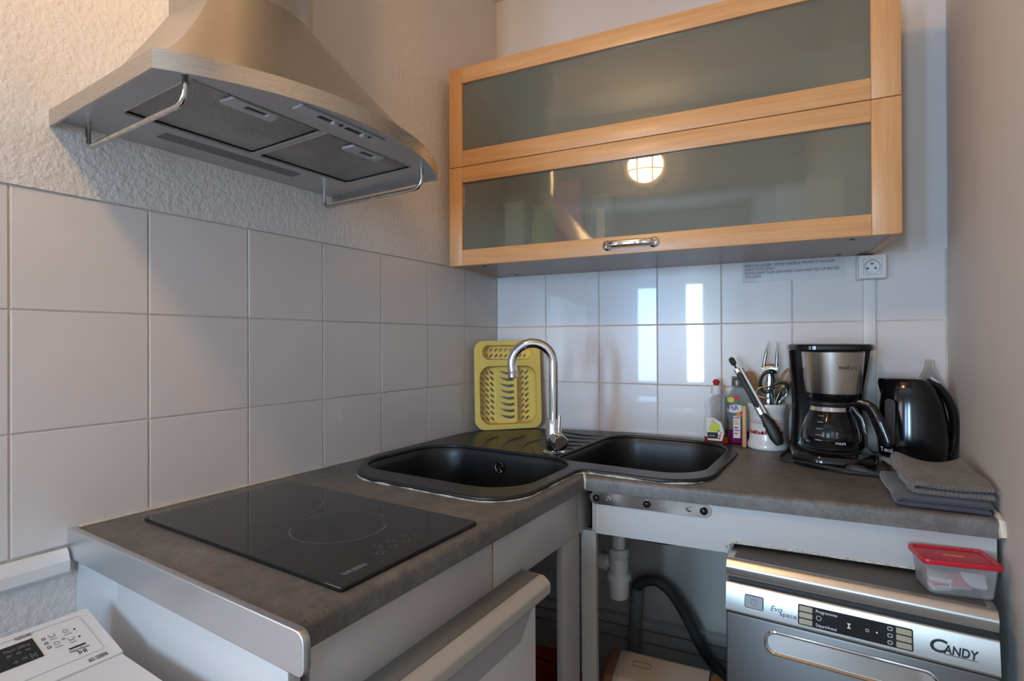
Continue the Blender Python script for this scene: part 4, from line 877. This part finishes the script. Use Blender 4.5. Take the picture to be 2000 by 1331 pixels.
# ------------------------------------------------------------------ plumbing below the sink
sp_ = thing('sink_trap', 'white plastic bottle trap hanging under the sink', 'sink trap', wl(.556, .375, 0), A)
ob('tailpipe', lathe([(.019, .70), (.019, .622), (.016, .622), (.016, .70)], 28), 'whitepl', sp_, True)
ob('nut', lathe([(.019, .640), (.026, .638), (.0275, .632), (.0275, .616), (.025, .612), (.019, .612)], 28), 'whitepl', sp_, True)
ob('trap_body', lathe([(0, .575), (.025, .575), (.0265, .60), (.0245, .614), (0, .614)], 28), 'whitepl', sp_, True)
ob('trap_cup', lathe([(0, .503), (.023, .503), (.0265, .508), (.0275, .552), (.033, .554), (.0335, .566), (.031, .570), (.027, .576), (0, .576)], 28), 'whitepl', sp_, True)
ob('outlet', tube([(-.016, .006, .592), (-.030, .008, .592), (-.032, .008, .592), (-.052, .012, .592), (-.054, .012, .592), (-.15, .04, .585)], [.015, .015, .0245, .0245, .017, .017], 24), 'whitepl', sp_, True)
o = ob('waste_standpipe', tube([wl(.520, .070, ZF+.004), wl(.528, .062, .17), wl(.541, .060, .385), wl(.5415, .060, .392)], [.021, .021, .0215, .020], 20), 'pipegrey', None, True); tag(o, 'grey upright waste pipe against the back wall under the sink', 'pipe')
hs = smoothpath([wl(.541, .062, .34), wl(.538, .062, .385), wl(.545, .063, .405), wl(.575, .065, .424), wl(.61, .066, .427), wl(.650, .068, .40), wl(.690, .07, .345), wl(.735, .075, .265), wl(.77, .08, .22), wl(.82, .09, .18), wl(.90, .10, .12)], 6)
o = ob('drain_hose', tube(hs, [.013]*6+[.0165]*55, 16), 'hose', None, True); tag(o, 'dark grey drain hose arching from the waste pipe to the dishwasher', 'hose')
# cream bin with tan ends
bn = thing('cream_bin', 'cream bin with tan-brown ends standing in the open sink space', 'bin', wl(.672, .40, ZF), A)
H_ = .34-ZF
def bprof(k): return fillet([(-.125*k, 0, .01), (.10*k, 0, .01), (.10*k, H_-.03, .02), (.055*k, H_+.005, .02), (-.045*k, H_-.01, .02), (-.125*k, H_-.06, .03)], 5)
ob('body', loft([[(x, y, z) for y, z in bprof(1)] for x in (-.115, .115)]), 'cream', bn, True)
for x0, x1 in ((-.150, -.1155), (.1155, .150)): ob('end_cap', loft([[(x, y*k, z*k2) for y, z in bprof(1)] for x, k, k2 in ((x0, .90, .965), (x0*.6+x1*.4 if x0 < 0 else x0*.6+x1*.4, .985, .995), (x1, 1 if x0 < 0 else .90, 1 if x0 < 0 else .965))]), 'brownpl', bn, True)
plate('emblem', [rrect(-.078, -.010, -.028, .010, .0095, 6), rrect(-.0765, -.0085, -.0295, .0085, .008, 6)], .0004, 'brownpl', bn, T(0, .012, H_-.0000) @ RX(.15))
# red bucket behind the post
bk = thing('red_bucket', 'red plastic bucket in the dark behind the corner post', 'bucket', (.36, -.36, ZF))
ob('pail', lathe([(0, .002), (.10, .002), (.104, .006), (.135, .30), (.140, .302), (.140, .308), (.133, .308), (.130, .302), (.100, .010), (0, .008)], 40), 'red', bk, True)
ob('bail', tube([(.137*math.cos(a), .137*math.sin(a)*.3+.03, .29+.02*math.sin(a)) for a in [PI*k/16 for k in range(17)]], .003, 8), 'chrome_dull', bk, True)

# ------------------------------------------------------------------ washing machine (top loader) beside the worktop end
wm = thing('washing_machine', 'white top-loading washing machine with a sloped control panel beside the worktop', 'washing machine', (.145, -1.350, 0))
WY = -.40
box('cabinet', 0, .60, WY, 0, ZF+.01, .755, 'white', wm, .006)
lid_ = ob('lid', loft([[(x, y, z) for x, z in fillet([(.126, .7555, .001), (.61, .7555, .01), (.61, .763, .008), (.59, .7705, .01), (.126, .7705, .002)], 4)] for y in (WY+.002, -.002)]), 'white', wm, True)
prof = fillet([(.0, .7555, .002), (.124, .7555, .002), (.124, .7725, .002), (.004, .8005, .004), (.0, .7995, .002)], 4)
pn = ob('control_panel', loft([[(x, y, z) for x, z in prof] for y in (WY, 0)]), 'white', wm, True)
pa_ = math.atan2(.8005-.7725, .120); MP = T(.004, 0, .8008) @ RY(pa_) @ RZ(PI/2) @ Matrix.Diagonal((.5, 1, 1, 1))      # print x -> +y, print y -> up the slope
def pp(yy, down): return MP @ T(yy, -down, .0001)
def pl(name, outs, mat, z=.0001): return plate(name, outs, .00015, mat, pn, MP @ T(0, 0, z))
pl('panel_line', [rrect(-.76, -.103, -.027, -.0115, .006, 4), rrect(-.759, -.1023, -.0282, -.0122, .005, 4)], 'greypl')
pl('display', [rrect(-.36, -.070, -.141, -.024, .001, 3)], 'screen')
text('lettering', 'FLEXCARE', .0085, 'inkgrey', pn, pp(-.172, .0165), fit=.034, bold=.0002)
text('lettering', '6KG 1200RPM', .0110, 'inkgrey', pn, pp(-.074, .1185), fit=.043, bold=.0002)
text('lettering', 'D\u00e9part Diff\u00e9r\u00e9', .0080, 'inkgrey', pn, pp(-.205, .037) @ T(0, 0, .0004), fit=.052); text('lettering', '30   60   90', .006, 'inkgrey', pn, pp(-.205, .047) @ T(0, 0, .0004), fit=.048); text('lettering', '-o  ->l  [o]', .011, 'inkgrey', pn, pp(-.200, .064) @ T(0, 0, .0004), fit=.048)
pl('bar_mark', [[(-.092, -.0785), (-.055, -.0785), (-.055, -.0752), (-.092, -.0752)]], 'ink')
text('lettering', 'D\u00e9part/Pause', .0065, 'inkgrey', pn, pp(-.095, .0855), fit=.043); pl('play_mark', [[(-.080, -.0955), (-.071, -.0912), (-.080, -.0868)], [(-.0785, -.0935), (-.0735, -.0912), (-.0785, -.0888)]], 'ink')
for x in (-.0685, -.0645): pl('play_mark', [[(x, -.0955), (x+.002, -.0955), (x+.002, -.0868), (x, -.0868)]], 'ink')
for x, y in ((-.055, -.038), (-.056, -.058)): pl('led', [ell(x, y, .0024, .0018, 10)], 'ink')
for x, y in ((-.074, -.035), (-.105, -.054)): pl('key_mark', [ell(x, y, .0065, .004, 18), ell(x, y, .0055, .0032, 18)], 'inkgrey'); pl('key_mark', [[(x-.008, y-.009), (x+.009, y-.009), (x+.009, y-.0080), (x-.008, y-.0080)]], 'inkgrey')
for x, y in ((-.104, -.034), (-.074, -.056)):
    pl('key_mark', [[(x-.007, y+.0035), (x-.0058, y+.0035), (x-.005, y-.0022), (x+.005, y-.0022), (x+.0058, y+.0035), (x+.007, y+.0035), (x+.006, y-.0035), (x-.006, y-.0035)]], 'inkgrey'); pl('key_mark', [[(x-.008, y-.009), (x+.007, y-.009), (x+.007, y-.0080), (x-.008, y-.0080)]], 'inkgrey')
pl('plus_mark', [[(-.093, -.0510), (-.083, -.0510), (-.083, -.0500), (-.093, -.0500)]], 'inkgrey'); pl('plus_mark', [[(-.0886, -.054), (-.0874, -.054), (-.0874, -.047), (-.0886, -.047)]], 'inkgrey')
for y in (-.0355, -.0465, -.057): pl('row_mark', [rrect(-.127, y-.0025, -.119, y+.0025, .001, 2), rrect(-.1258, y-.0016, -.1202, y+.0016, .0006, 2)], 'ink')
